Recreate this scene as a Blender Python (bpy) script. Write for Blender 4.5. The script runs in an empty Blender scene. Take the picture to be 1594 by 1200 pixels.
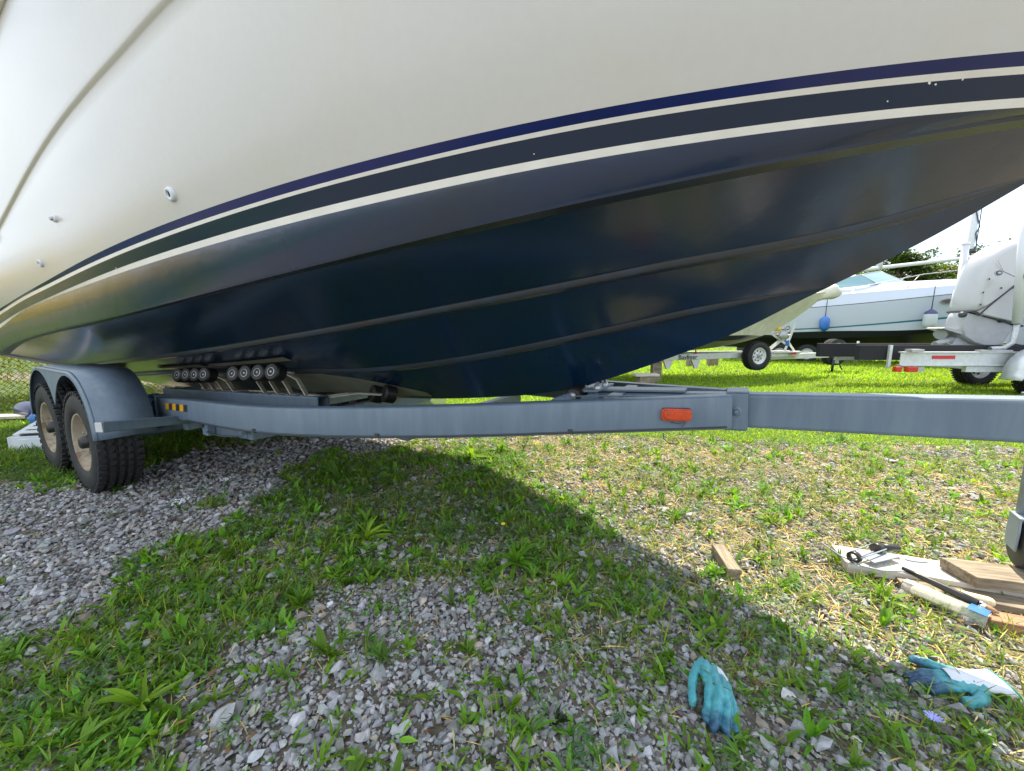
import bpy, bmesh, math, random
import numpy as np
from mathutils import Vector, Matrix

random.seed(7)
rng = np.random.default_rng(11)
scene = bpy.context.scene
R = math.radians
PI = math.pi

# ------------------------------------------------------------------ camera
cam_data = bpy.data.cameras.new('camera')
cam_data.sensor_width = 36.0
cam_data.lens = 36.0 * 600.0 / 1594.0
cam_data.clip_start = 0.02
cam_data.clip_end = 2000.0
camera = bpy.data.objects.new('camera', cam_data)
scene.collection.objects.link(camera)
camera.location = (0, 0, 1.12)
camera.rotation_euler = (R(90 - 8.063), 0, 0)
scene.camera = camera

# ------------------------------------------------------------------ sky and sun
SUN_EL, SUN_AZ = 61.0, 60.0            # azimuth measured from +X towards +Y
world = bpy.data.worlds.new('World')
scene.world = world
world.use_nodes = True
wn, wl = world.node_tree.nodes, world.node_tree.links
wn.clear()
w_out = wn.new('ShaderNodeOutputWorld')
w_bg = wn.new('ShaderNodeBackground')
w_sky = wn.new('ShaderNodeTexSky')
w_sky.sky_type = 'NISHITA'
w_sky.sun_disc = False
w_sky.sun_elevation = R(SUN_EL)
w_sky.sun_rotation = R(90 - SUN_AZ)
w_sky.altitude = 150
w_bg.inputs['Strength'].default_value = 0.140
w_tc = wn.new('ShaderNodeTexCoord')
w_map = wn.new('ShaderNodeMapping')
w_map.inputs['Scale'].default_value = (1.0, 1.0, 2.2)
w_noise = wn.new('ShaderNodeTexNoise')
w_noise.inputs['Scale'].default_value = 2.1
w_noise.inputs['Detail'].default_value = 7
w_noise.inputs['Roughness'].default_value = 0.55
w_ramp = wn.new('ShaderNodeValToRGB')
w_ramp.color_ramp.elements[0].position = 0.33
w_ramp.color_ramp.elements[1].position = 0.50
w_mix = wn.new('ShaderNodeMixRGB')
w_mix.inputs['Color2'].default_value = (6.3, 6.8, 7.4, 1)
wl.new(w_tc.outputs['Generated'], w_map.inputs['Vector'])
wl.new(w_map.outputs['Vector'], w_noise.inputs['Vector'])
wl.new(w_noise.outputs['Fac'], w_ramp.inputs['Fac'])
wl.new(w_ramp.outputs['Color'], w_mix.inputs['Fac'])
wl.new(w_sky.outputs['Color'], w_mix.inputs['Color1'])
wl.new(w_mix.outputs['Color'], w_bg.inputs['Color'])
wl.new(w_bg.outputs['Background'], w_out.inputs['Surface'])

sun_data = bpy.data.lights.new('sun', 'SUN')
sun_data.energy = 5.0
sun_data.angle = R(0.55)
sun_data.color = (1.0, 0.875, 0.66)
sun = bpy.data.objects.new('sun', sun_data)
scene.collection.objects.link(sun)
to_sun = Vector((math.cos(R(SUN_EL)) * math.cos(R(SUN_AZ)), math.cos(R(SUN_EL)) * math.sin(R(SUN_AZ)), math.sin(R(SUN_EL))))
sun.rotation_euler = to_sun.to_track_quat('Z', 'Y').to_euler()

scene.view_settings.view_transform = 'Standard'
scene.view_settings.look = 'None'
scene.view_settings.exposure = 1.02
scene.view_settings.gamma = 1.0
scene.view_settings.use_curve_mapping = False
scene.cycles.use_denoising = True
scene.cycles.max_bounces = 7
scene.cycles.diffuse_bounces = 4
scene.cycles.glossy_bounces = 4
scene.cycles.transparent_max_bounces = 8

# ------------------------------------------------------------------ materials
def mat(name, color, rough=0.5, metal=0.0, coat=0.0, spec=0.5, noise=None, bump=None, tint=False, mixc=None, coords='Object', aniso=None):
    """noise=(scale, lo, hi): value variation; bump=(scale, strength, distance); mixc=(color, scale, lo, hi): stain colour in patches"""
    m = bpy.data.materials.new(name)
    m.use_nodes = True
    nt = m.node_tree
    n, l = nt.nodes, nt.links
    b = n['Principled BSDF']
    b.inputs['Base Color'].default_value = (*color, 1)
    b.inputs['Roughness'].default_value = rough
    b.inputs['Metallic'].default_value = metal
    b.inputs['Coat Weight'].default_value = coat
    b.inputs['Coat Roughness'].default_value = 0.12
    b.inputs['Specular IOR Level'].default_value = spec
    tc = n.new('ShaderNodeTexCoord')
    vec = tc.outputs[coords]
    if aniso:
        mp = n.new('ShaderNodeMapping'); mp.inputs['Scale'].default_value = aniso
        l.new(vec, mp.inputs['Vector']); vec = mp.outputs['Vector']
    col = None
    if tint:
        at = n.new('ShaderNodeAttribute'); at.attribute_name = 'tint'
        col = at.outputs['Color']
    if mixc:
        c2, sc, lo, hi = mixc
        t = n.new('ShaderNodeTexNoise'); t.inputs['Scale'].default_value = sc; t.inputs['Detail'].default_value = 6; t.inputs['Roughness'].default_value = 0.62
        l.new(vec, t.inputs['Vector'])
        r = n.new('ShaderNodeMapRange'); r.inputs['From Min'].default_value = lo; r.inputs['From Max'].default_value = hi
        l.new(t.outputs['Fac'], r.inputs['Value'])
        x = n.new('ShaderNodeMixRGB'); x.inputs['Color1'].default_value = (*color, 1); x.inputs['Color2'].default_value = (*c2, 1)
        if col is not None: l.new(col, x.inputs['Color1'])
        l.new(r.outputs['Result'], x.inputs['Fac'])
        col = x.outputs['Color']
    if noise:
        sc, lo, hi = noise
        t = n.new('ShaderNodeTexNoise'); t.inputs['Scale'].default_value = sc; t.inputs['Detail'].default_value = 5
        l.new(vec, t.inputs['Vector'])
        r = n.new('ShaderNodeMapRange'); r.inputs['From Min'].default_value = 0.3; r.inputs['From Max'].default_value = 0.7
        r.inputs['To Min'].default_value = lo; r.inputs['To Max'].default_value = hi
        l.new(t.outputs['Fac'], r.inputs['Value'])
        x = n.new('ShaderNodeMixRGB'); x.blend_type = 'MULTIPLY'; x.inputs['Fac'].default_value = 1
        x.inputs['Color1'].default_value = (*color, 1)
        if col is not None: l.new(col, x.inputs['Color1'])
        l.new(r.outputs['Result'], x.inputs['Color2'])
        col = x.outputs['Color']
    if col is not None:
        l.new(col, b.inputs['Base Color'])
    if bump:
        sc, st, ds = bump
        t = n.new('ShaderNodeTexNoise'); t.inputs['Scale'].default_value = sc; t.inputs['Detail'].default_value = 5
        l.new(vec, t.inputs['Vector'])
        bp = n.new('ShaderNodeBump'); bp.inputs['Strength'].default_value = st; bp.inputs['Distance'].default_value = ds
        l.new(t.outputs['Fac'], bp.inputs['Height'])
        l.new(bp.outputs['Normal'], b.inputs['Normal'])
    return m

def leaf_mat(name, trans=0.45, rough=0.5, gain=1.0):
    m = bpy.data.materials.new(name)
    m.use_nodes = True
    n, l = m.node_tree.nodes, m.node_tree.links
    b = n['Principled BSDF']
    b.inputs['Roughness'].default_value = rough
    b.inputs['Specular IOR Level'].default_value = 0.35
    at = n.new('ShaderNodeAttribute'); at.attribute_name = 'tint'
    l.new(at.outputs['Color'], b.inputs['Base Color'])
    tr = n.new('ShaderNodeBsdfTranslucent')
    g = n.new('ShaderNodeMixRGB'); g.blend_type = 'MULTIPLY'; g.inputs['Fac'].default_value = 1
    g.inputs['Color2'].default_value = (1.9 * gain, 1.7 * gain, 0.75 * gain, 1)
    l.new(at.outputs['Color'], g.inputs['Color1'])
    l.new(g.outputs['Color'], tr.inputs['Color'])
    mx = n.new('ShaderNodeMixShader'); mx.inputs['Fac'].default_value = trans
    l.new(b.outputs['BSDF'], mx.inputs[1]); l.new(tr.outputs['BSDF'], mx.inputs[2])
    l.new(mx.outputs['Shader'], n['Material Output'].inputs['Surface'])
    return m

M = {}
M['hull_paint'] = mat('navy_bottom_paint', (0.002, 0.019, 0.060), 0.21, coat=0.26, spec=0.6, bump=(7.0, 0.10, 0.03), mixc=((0.006, 0.020, 0.036), 1.6, 0.45, 0.7))
M['ground_lit_rail'] = mat('ground_lit_rail_paint', (0.022, 0.028, 0.036), 0.38, coat=0.3, mixc=((0.02, 0.04, 0.07), 4.0, 0.5, 0.65))  # light bounced off the ground, put into the colour of the rail flats
M['gelcoat'] = mat('white_gelcoat', (0.545, 0.54, 0.51), 0.34, coat=0.25, mixc=((0.53, 0.52, 0.43), 1.3, 0.52, 0.85), noise=(40.0, 0.98, 1.01), bump=(30, 0.02, 0.004))
M['stripe_white'] = mat('stripe_white', (0.80, 0.79, 0.74), 0.35, coat=0.2, noise=(12, 0.9, 1.0))
M['stripe_blue'] = mat('stripe_royal_blue', (0.005, 0.018, 0.125), 0.22, coat=0.2, spec=0.4, noise=(5, 0.85, 1.05))
M['stripe_navy'] = mat('stripe_navy', (0.002, 0.016, 0.046), 0.18, coat=0.20, spec=0.4)
M['steel_paint'] = mat('grey_trailer_paint', (0.125, 0.175, 0.235), 0.5, coat=0.1, mixc=((0.17, 0.225, 0.28), 7.0, 0.42, 0.8), bump=(60, 0.06, 0.003), noise=(13, 0.90, 1.03), aniso=(2.2, 2.2, 0.35))
M['galv'] = mat('galvanised_steel', (0.42, 0.44, 0.45), 0.42, metal=0.75, noise=(30, 0.8, 1.1))
M['alu'] = mat('aluminium', (0.62, 0.65, 0.68), 0.4, metal=0.35, noise=(14, 0.88, 1.05))
M['dark_steel'] = mat('dark_steel', (0.06, 0.066, 0.074), 0.5, metal=0.4)
M['rubber'] = mat('tyre_rubber', (0.017, 0.018, 0.020), 0.72, noise=(20, 0.7, 1.35), bump=(90, 0.15, 0.002))
M['roller_rubber'] = mat('roller_rubber', (0.008, 0.008, 0.009), 0.5, noise=(30, 0.7, 1.4))
M['rim_cream'] = mat('worn_cream_rim', (0.36, 0.31, 0.22), 0.55, mixc=((0.16, 0.085, 0.04), 8, 0.48, 0.62), noise=(14, .75, 1.05))
M['rim_white'] = mat('white_rim', (0.75, 0.76, 0.78), 0.4, noise=(9, 0.9, 1.0))
M['hub_black'] = mat('hub_black', (0.02, 0.02, 0.02), 0.4)
M['patch'] = mat('bare_cream_hull', (0.24, 0.24, 0.19), 0.5, noise=(8, 0.75, 1.05))
M['cream_steel'] = mat('cream_arm_paint', (0.34, 0.31, 0.25), 0.5, noise=(25, 0.8, 1.05), mixc=((0.22, 0.12, 0.06), 20, 0.62, 0.7))
M['amber'] = mat('amber_lens', (0.60, 0.055, 0.008), 0.18, coat=0.5, mixc=((0.45, 0.05, 0.01), 30, 0.5, 0.6), bump=(45, 0.4, 0.006))
M['wood'] = mat('weathered_wood', (0.30, 0.25, 0.18), 0.75, mixc=((0.16, 0.125, 0.09), 5, 0.42, 0.62), noise=(8, 0.75, 1.08), bump=(28, 0.35, 0.006), aniso=(1.2, 9, 9))
M['wood_pale'] = mat('pale_plank', (0.55, 0.52, 0.48), 0.75, mixc=((0.36, 0.29, 0.22), 4, 0.5, 0.7), noise=(8, 0.85, 1.05), bump=(26, 0.3, 0.005), aniso=(1.2, 9, 9))
M['wood_red'] = mat('reddish_wood', (0.36, 0.21, 0.12), 0.7, mixc=((0.24, 0.13, 0.07), 5, 0.45, 0.6), bump=(28, 0.35, 0.006), aniso=(1.2, 9, 9))
M['black_plastic'] = mat('black_plastic', (0.018, 0.019, 0.022), 0.35)
M['bluegrey_metal'] = mat('blue_grey_metal', (0.26, 0.31, 0.37), 0.45, metal=0.1)
M['chrome'] = mat('chrome', (0.75, 0.76, 0.78), 0.15, metal=1.0)
M['foam_beige'] = mat('beige_roller_sleeve', (0.68, 0.58, 0.40), 0.9, bump=(120, 0.6, 0.003))
M['white_plastic'] = mat('white_plastic', (0.62, 0.66, 0.70), 0.45, noise=(9, 0.88, 1.02))
M['pvc'] = mat('white_pvc', (0.60, 0.62, 0.66), 0.35)
M['buoy_navy'] = mat('navy_vinyl', (0.020, 0.030, 0.13), 0.3, coat=0.3)
M['buoy_blue'] = mat('blue_vinyl', (0.02, 0.15, 0.50), 0.3, coat=0.3)
M['buoy_white'] = mat('grey_white_vinyl', (0.50, 0.54, 0.58), 0.45)
M['yellow'] = mat('yellow_plastic', (0.75, 0.50, 0.06), 0.4)
M['tape_yellow'] = mat('yellow_tape', (0.75, 0.40, 0.01), 0.4)
M['tape_black'] = mat('black_tape', (0.03, 0.03, 0.03), 0.4)
M['tape_red'] = mat('red_reflector', (0.55, 0.02, 0.04), 0.3)
M['red_lens'] = mat('red_lens', (0.55, 0.02, 0.02), 0.2, coat=0.5)
M['trailer_white'] = mat('white_trailer_paint', (0.66, 0.67, 0.66), 0.45, mixc=((0.30, 0.17, 0.10), 7, 0.66, 0.74), noise=(6, 0.88, 1.03))
M['boat_white'] = mat('clean_white_hull', (0.50, 0.55, 0.64), 0.25, coat=0.3)
M['boat_bottom'] = mat('black_bottom_paint', (0.012, 0.012, 0.020), 0.4)
M['teal'] = mat('teal_stripe', (0.02, 0.14, 0.20), 0.3)
M['shrink'] = mat('cream_shrink_wrap', (0.62, 0.61, 0.50), 0.45, bump=(6, 0.5, 0.05), noise=(3, 0.85, 1.05))
M['glass'] = mat('tinted_windshield', (0.25, 0.42, 0.46), 0.08, coat=0.6, spec=0.8)
M['port_glass'] = mat('dark_port_glass', (0.03, 0.02, 0.02), 0.1)
M['motor_white'] = mat('motor_white', (0.44, 0.45, 0.47), 0.25, coat=0.5)
M['motor_grey'] = mat('motor_grey', (0.38, 0.40, 0.43), 0.4, coat=0.2, noise=(8, 0.9, 1.04))
M['bunk'] = mat('black_bunk_carpet', (0.020, 0.020, 0.026), 0.95, bump=(80, 0.4, 0.003))
M['purple'] = mat('dark_purple_hull', (0.03, 0.02, 0.07), 0.3)
M['rope'] = mat('rope', (0.05, 0.06, 0.08), 0.8)
M['blue_rag'] = mat('blue_cloth', (0.04, 0.14, 0.24), 0.9, bump=(30, 0.7, 0.02))
M['ink'] = mat('black_lettering', (0.03, 0.03, 0.03), 0.6)
M['green_plastic'] = mat('green_tag', (0.05, 0.30, 0.05), 0.4)
M['bright_plastic'] = mat('lime_wrapper', (0.70, 0.78, 0.15), 0.4)
M['flower'] = mat('chicory_blue', (0.33, 0.34, 0.80), 0.6)
M['yellow_flower'] = mat('yellow_flower', (0.75, 0.55, 0.02), 0.6)
M['cuff'] = mat('white_knit', (0.62, 0.66, 0.72), 0.95, bump=(180, 0.6, 0.002))
M['cuff_edge'] = mat('teal_binding', (0.02, 0.30, 0.28), 0.8)
M['stone'] = mat('limestone_gravel', (0.3, 0.3, 0.3), 0.85, tint=True, noise=(60, 0.75, 1.12), bump=(90, 0.3, 0.003))
M['leaf'] = leaf_mat('weed_leaf', 0.42)
M['lawn_blade'] = leaf_mat('lawn_blade', 0.5, 0.55)
M['straw'] = leaf_mat('dry_straw', 0.25, 0.8, 0.6)
M['tree_leaf'] = leaf_mat('tree_leaf', 0.45)
M['bark'] = mat('bark', (0.12, 0.09, 0.06), 0.9, bump=(12, 0.8, 0.05))
M['wire'] = mat('galvanised_wire', (0.07, 0.075, 0.06), 0.6, metal=0.3)

# transparent film for the plastic bag
mb_ = bpy.data.materials.new('clear_film'); mb_.use_nodes = True
b_ = mb_.node_tree.nodes['Principled BSDF']
b_.inputs['Base Color'].default_value = (0.9, 0.93, 0.95, 1); b_.inputs['Roughness'].default_value = 0.12
b_.inputs['Alpha'].default_value = 0.28
M['film'] = mb_

# rubber-dipped glove: teal, darker blue towards the fingertips (dye on the glove itself)
def glove_material(name, dark_at, full_at):
    m = bpy.data.materials.new(name); m.use_nodes = True
    n, l = m.node_tree.nodes, m.node_tree.links
    b = n['Principled BSDF']; b.inputs['Roughness'].default_value = 0.42
    tc = n.new('ShaderNodeTexCoord'); sx = n.new('ShaderNodeSeparateXYZ')
    l.new(tc.outputs['Object'], sx.inputs[0])
    t = n.new('ShaderNodeTexNoise'); t.inputs['Scale'].default_value = 38; t.inputs['Detail'].default_value = 4
    l.new(tc.outputs['Object'], t.inputs['Vector'])
    a = n.new('ShaderNodeMath'); a.operation = 'MULTIPLY_ADD'; a.inputs[1].default_value = 0.10
    l.new(t.outputs['Fac'], a.inputs[0]); l.new(sx.outputs['X'], a.inputs[2])
    r = n.new('ShaderNodeMapRange'); r.inputs['From Min'].default_value = dark_at + 0.03; r.inputs['From Max'].default_value = full_at + 0.05
    l.new(a.outputs[0], r.inputs['Value'])
    x = n.new('ShaderNodeMixRGB'); x.inputs['Color1'].default_value = (0.085, 0.40, 0.46, 1); x.inputs['Color2'].default_value = (0.015, 0.06, 0.16, 1)
    l.new(r.outputs['Result'], x.inputs['Fac'])
    x2 = n.new('ShaderNodeMixRGB'); x2.blend_type = 'MULTIPLY'; x2.inputs['Fac'].default_value = 0.5
    t2 = n.new('ShaderNodeTexNoise'); t2.inputs['Scale'].default_value = 22
    l.new(tc.outputs['Object'], t2.inputs['Vector']); l.new(x.outputs['Color'], x2.inputs['Color1']); l.new(t2.outputs['Fac'], x2.inputs['Color2'])
    l.new(x2.outputs['Color'], b.inputs['Base Color'])
    bp = n.new('ShaderNodeBump'); bp.inputs['Strength'].default_value = 0.7; bp.inputs['Distance'].default_value = 0.006
    l.new(t2.outputs['Fac'], bp.inputs['Height']); l.new(bp.outputs['Normal'], b.inputs['Normal'])
    return m
M['glove'] = glove_material('teal_rubber_glove', 0.150, 0.20)

# ------------------------------------------------------------------ mesh helpers
def basis(d, up=(0, 0, 1)):
    d = Vector(d).normalized(); up = Vector(up)
    if abs(d.dot(up)) > 0.98: up = Vector((1, 0, 0))
    s = d.cross(up).normalized(); u = s.cross(d).normalized()
    return d, s, u

class MB:
    def __init__(self):
        self.v, self.f, self.s = [], [], []
    def add(self, vs, fs, smooth=False):
        o = len(self.v)
        self.v += [tuple(a) for a in vs]
        self.f += [tuple(i + o for i in f) for f in fs]
        self.s += [smooth] * len(fs)
        return self
    def box(self, c, size, d=(1, 0, 0), up=(0, 0, 1)):
        """box centred at c, size (along d, side, up)"""
        D, S, U = basis(d, up); c = Vector(c)
        a, b, e = size[0] / 2, size[1] / 2, size[2] / 2
        vs = [c + D * (x * a) + S * (y * b) + U * (z * e) for x in (-1, 1) for y in (-1, 1) for z in (-1, 1)]
        return self.add(vs, [(0, 1, 3, 2), (4, 6, 7, 5), (0, 4, 5, 1), (2, 3, 7, 6), (0, 2, 6, 4), (1, 5, 7, 3)])
    def tube(self, pts, r, n=8, caps=True, smooth=True):
        pts = [Vector(p) for p in pts]
        rs = r if isinstance(r, (list, tuple)) else [r] * len(pts)
        vs, fs = [], []
        pu = None
        for i, p in enumerate(pts):
            d = (pts[min(i + 1, len(pts) - 1)] - pts[max(i - 1, 0)])
            D, S, U = basis(d) if pu is None else basis(d, pu)
            if pu is not None: pass
            pu = U
            for k in range(n):
                a = 2 * PI * k / n
                vs.append(p + (S * math.cos(a) + U * math.sin(a)) * rs[i])
        for i in range(len(pts) - 1):
            for k in range(n):
                k2 = (k + 1) % n
                fs.append((i * n + k, i * n + k2, (i + 1) * n + k2, (i + 1) * n + k))
        self.add(vs, fs, smooth)
        if caps:
            o = len(self.v) - len(vs)
            self.f.append(tuple(o + k for k in range(n))[::-1]); self.s.append(False)
            o2 = o + (len(pts) - 1) * n
            self.f.append(tuple(o2 + k for k in range(n))); self.s.append(False)
        return self
    def lathe(self, prof, origin, axis, n=28, smooth=True, closed=False, up=(0, 0, 1)):
        """prof: list of (along axis, radius)"""
        D, S, U = basis(axis, up); o = Vector(origin)
        vs, fs = [], []
        for (a, r) in prof:
            for k in range(n):
                t = 2 * PI * k / n
                vs.append(o + D * a + (S * math.cos(t) + U * math.sin(t)) * r)
        m = len(prof)
        for i in range(m if closed else m - 1):
            j = (i + 1) % m
            for k in range(n):
                k2 = (k + 1) % n
                fs.append((i * n + k, i * n + k2, j * n + k2, j * n + k))
        return self.add(vs, fs, smooth)
    def disc(self, c, axis, r, n=20):
        D, S, U = basis(axis); c = Vector(c)
        return self.add([c + (S * math.cos(2 * PI * k / n) + U * math.sin(2 * PI * k / n)) * r for k in range(n)], [tuple(range(n))])
    def sweep(self, sec, pts, up=(0, 0, 1), caps=True, smooth=False, closed=True):
        """sec: list of (side, up) offsets swept along pts"""
        pts = [Vector(p) for p in pts]; n = len(sec); vs, fs = [], []
        for i, p in enumerate(pts):
            d = (pts[min(i + 1, len(pts) - 1)] - pts[max(i - 1, 0)])
            D, S, U = basis(d, up)
            for (a, b) in sec: vs.append(p + S * a + U * b)
        for i in range(len(pts) - 1):
            for k in range(n if closed else n - 1):
                k2 = (k + 1) % n
                fs.append((i * n + k, i * n + k2, (i + 1) * n + k2, (i + 1) * n + k))
        if caps and closed:
            fs.append(tuple(range(n))[::-1]); fs.append(tuple((len(pts) - 1) * n + k for k in range(n)))
        return self.add(vs, fs, smooth)
    def prism(self, poly, origin, ax, ay, thick, inset=0.0):
        """polygon in the (ax, ay) plane, extruded symmetric; inset rounds the two rims"""
        ax, ay = Vector(ax), Vector(ay); az = ax.cross(ay).normalized(); o = Vector(origin)
        n = len(poly); cx = sum(p[0] for p in poly) / n; cy = sum(p[1] for p in poly) / n
        def ring(t, k):
            return [o + ax * (cx + (p[0] - cx) * k) + ay * (cy + (p[1] - cy) * k) + az * t for p in poly]
        if inset > 0:
            layers = [(-thick / 2, 1 - inset), (-thick * 0.44, 1 - inset * 0.35), (-thick * 0.30, 1), (thick * 0.30, 1), (thick * 0.44, 1 - inset * 0.35), (thick / 2, 1 - inset)]
        else:
            layers = [(-thick / 2, 1), (thick / 2, 1)]
        vs, fs = [], []
        for t, k in layers: vs += ring(t, k)
        for i in range(len(layers) - 1):
            for k in range(n):
                k2 = (k + 1) % n
                fs.append((i * n + k, i * n + k2, (i + 1) * n + k2, (i + 1) * n + k))
        self.add(vs, fs, inset > 0)
        o0 = len(self.v) - len(vs)
        self.f.append(tuple(o0 + k for k in range(n))[::-1]); self.s.append(False)
        self.f.append(tuple(o0 + (len(layers) - 1) * n + k for k in range(n))); self.s.append(False)
        return self
    def build(self, name, material, parent=None, bevel=0.0, seg=2):
        me = bpy.data.meshes.new(name)
        me.from_pydata(self.v, [], self.f)
        me.polygons.foreach_set('use_smooth', self.s)
        bm = bmesh.new(); bm.from_mesh(me)
        bmesh.ops.recalc_face_normals(bm, faces=bm.faces); bm.to_mesh(me); bm.free()
        me.materials.append(material)
        o = bpy.data.objects.new(name, me)
        scene.collection.objects.link(o)
        if parent: o.parent = parent
        if bevel > 0:
            bv = o.modifiers.new('bevel', 'BEVEL'); bv.width = bevel; bv.segments = seg; bv.limit_method = 'ANGLE'; bv.angle_limit = R(35)
        return o

def tag(o, label=None, cat=None, group=None, kind=None):
    if label: o['label'] = label
    if cat: o['category'] = cat
    if group: o['group'] = group
    if kind: o['kind'] = kind
    return o

def thing(name, loc=(0, 0, 0), rz=0.0, label=None, cat=None, group=None):
    e = bpy.data.objects.new(name, None)
    e.empty_display_size = 0.1
    scene.collection.objects.link(e)
    e.location = loc; e.rotation_euler = (0, 0, rz)
    return tag(e, label, cat, group)

def copy_tree(o, parent=None):
    c = o.copy(); scene.collection.objects.link(c)
    if parent: c.parent = parent
    for ch in [x for x in bpy.data.objects if x.parent == o]:
        copy_tree(ch, c)
    return c

def rrect(w, h, r, seg=3):
    pts = []
    for cx, cy, a0 in ((w / 2 - r, h / 2 - r, 0), (-w / 2 + r, h / 2 - r, 90), (-w / 2 + r, -h / 2 + r, 180), (w / 2 - r, -h / 2 + r, 270)):
        for k in range(seg + 1):
            a = R(a0 + 90 * k / seg)
            pts.append((cx + r * math.cos(a), cy + r * math.sin(a)))
    return pts

def np_object(name, V, F, material, tint=None, kind=None, label=None, smooth=False):
    """V (n,3) array, F (m,k) index array"""
    me = bpy.data.meshes.new(name)
    F = np.asarray(F, dtype=np.int32); V = np.asarray(V, dtype=np.float32)
    k = F.shape[1]
    me.vertices.add(len(V)); me.vertices.foreach_set('co', V.ravel())
    me.loops.add(F.size); me.loops.foreach_set('vertex_index', F.ravel())
    me.polygons.add(len(F))
    me.polygons.foreach_set('loop_start', np.arange(0, F.size, k, dtype=np.int32))
    me.polygons.foreach_set('loop_total', np.full(len(F), k, dtype=np.int32))
    me.polygons.foreach_set('use_smooth', np.full(len(F), smooth, dtype=bool))
    if tint is not None:
        a = me.attributes.new('tint', 'FLOAT_COLOR', 'POINT')
        c = np.ones((len(V), 4), dtype=np.float32); c[:, :3] = tint
        a.data.foreach_set('color', c.ravel())
    me.update(calc_edges=True)
    me.materials.append(material)
    o = bpy.data.objects.new(name, me)
    scene.collection.objects.link(o)
    return tag(o, label=label, kind=kind)

def rot_zyx(yaw, pitch, roll):
    cy, sy, cp, sp, cr, sr = np.cos(yaw), np.sin(yaw), np.cos(pitch), np.sin(pitch), np.cos(roll), np.sin(roll)
    m = np.empty((len(yaw), 3, 3))
    m[:, 0, 0] = cy * cp; m[:, 0, 1] = cy * sp * sr - sy * cr; m[:, 0, 2] = cy * sp * cr + sy * sr
    m[:, 1, 0] = sy * cp; m[:, 1, 1] = sy * sp * sr + cy * cr; m[:, 1, 2] = sy * sp * cr - cy * sr
    m[:, 2, 0] = -sp; m[:, 2, 1] = cp * sr; m[:, 2, 2] = cp * cr
    return m

def instance(template_v, template_f, pos, rot, scl, col, shade=None):
    """many transformed copies of one template as arrays"""
    n, k = len(pos), len(template_v)
    tv = template_v[None] * scl[:, None, :]
    V = np.einsum('nij,nkj->nki', rot, tv) + pos[:, None, :]
    F = template_f[None] + (np.arange(n) * k)[:, None, None]
    C = np.repeat(col[:, None, :], k, axis=1)
    if shade is not None: C = C * shade[None, :, None]
    return V.reshape(-1, 3), F.reshape(-1, template_f.shape[1]), C.reshape(-1, 3)

def merge_parts(parts):
    Vs, Fs, Cs, o = [], [], [], 0
    for V, F, C in parts:
        Vs.append(V); Fs.append(F + o); Cs.append(C); o += len(V)
    return np.concatenate(Vs), np.concatenate(Fs), np.concatenate(Cs)

def vnoise(x, y, s, seed=0):
    """smooth value noise in 0..1"""
    x = np.asarray(x) * s + 100.3 + seed * 17.1; y = np.asarray(y) * s + 57.7 + seed * 31.7
    xi, yi = np.floor(x), np.floor(y); fx, fy = x - xi, y - yi
    fx = fx * fx * (3 - 2 * fx); fy = fy * fy * (3 - 2 * fy)
    def h(a, b):
        v = np.sin(a * 127.1 + b * 311.7 + seed * 74.7) * 43758.5453
        return v - np.floor(v)
    return (h(xi, yi) * (1 - fx) + h(xi + 1, yi) * fx) * (1 - fy) + (h(xi, yi + 1) * (1 - fx) + h(xi + 1, yi + 1) * fx) * fy

def poly_mask(x, y, poly):
    """inside test"""
    ins = np.zeros(len(x), bool); n = len(poly)
    for i in range(n):
        x1, y1 = poly[i]; x2, y2 = poly[(i + 1) % n]
        c = ((y1 > y) != (y2 > y)) & (x < (x2 - x1) * (y - y1) / (y2 - y1 + 1e-12) + x1)
        ins ^= c
    return ins

# ------------------------------------------------------------------ ground sheets
def ground_material(name, cols, scale, stones=True):
    m = bpy.data.materials.new(name); m.use_nodes = True
    n, l = m.node_tree.nodes, m.node_tree.links
    b = n['Principled BSDF']; b.inputs['Roughness'].default_value = 0.95
    tc = n.new('ShaderNodeTexCoord')
    t = n.new('ShaderNodeTexNoise'); t.inputs['Scale'].default_value = scale; t.inputs['Detail'].default_value = 9; t.inputs['Roughness'].default_value = 0.7
    l.new(tc.outputs['Object'], t.inputs['Vector'])
    r = n.new('ShaderNodeValToRGB'); e = r.color_ramp.elements
    e[0].position = .32; e[0].color = (*cols[0], 1); e[1].position = .68; e[1].color = (*cols[-1], 1)
    for i, c in enumerate(cols[1:-1]):
        x = e.new(.32 + .36 * (i + 1) / (len(cols) - 1)); x.color = (*c, 1)
    l.new(t.outputs['Fac'], r.inputs['Fac'])
    l.new(r.outputs['Color'], b.inputs['Base Color'])
    v = n.new('ShaderNodeTexVoronoi'); v.inputs['Scale'].default_value = 34 if stones else 60
    l.new(tc.outputs['Object'], v.inputs['Vector'])
    bp = n.new('ShaderNodeBump'); bp.inputs['Strength'].default_value = .9; bp.inputs['Distance'].default_value = .02
    l.new(v.outputs['Distance'], bp.inputs['Height']); l.new(bp.outputs['Normal'], b.inputs['Normal'])
    if stones:
        x = n.new('ShaderNodeMixRGB'); x.blend_type = 'MULTIPLY'; x.inputs['Fac'].default_value = .45
        bw = n.new('ShaderNodeRGBToBW'); l.new(v.outputs['Color'], bw.inputs[0]); l.new(r.outputs['Color'], x.inputs['Color1']); l.new(bw.outputs[0], x.inputs['Color2'])
        l.new(x.outputs['Color'], b.inputs['Base Color'])
    return m
M['dirt'] = ground_material('dirt_and_stone_dust', [(.10, .085, .060), (.18, .16, .12), (.27, .25, .205)], 5)
M['lawn'] = ground_material('lawn_soil', [(.035, .06, .012), (.06, .11, .018), (.10, .15, .03)], 2.5, False)

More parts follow.
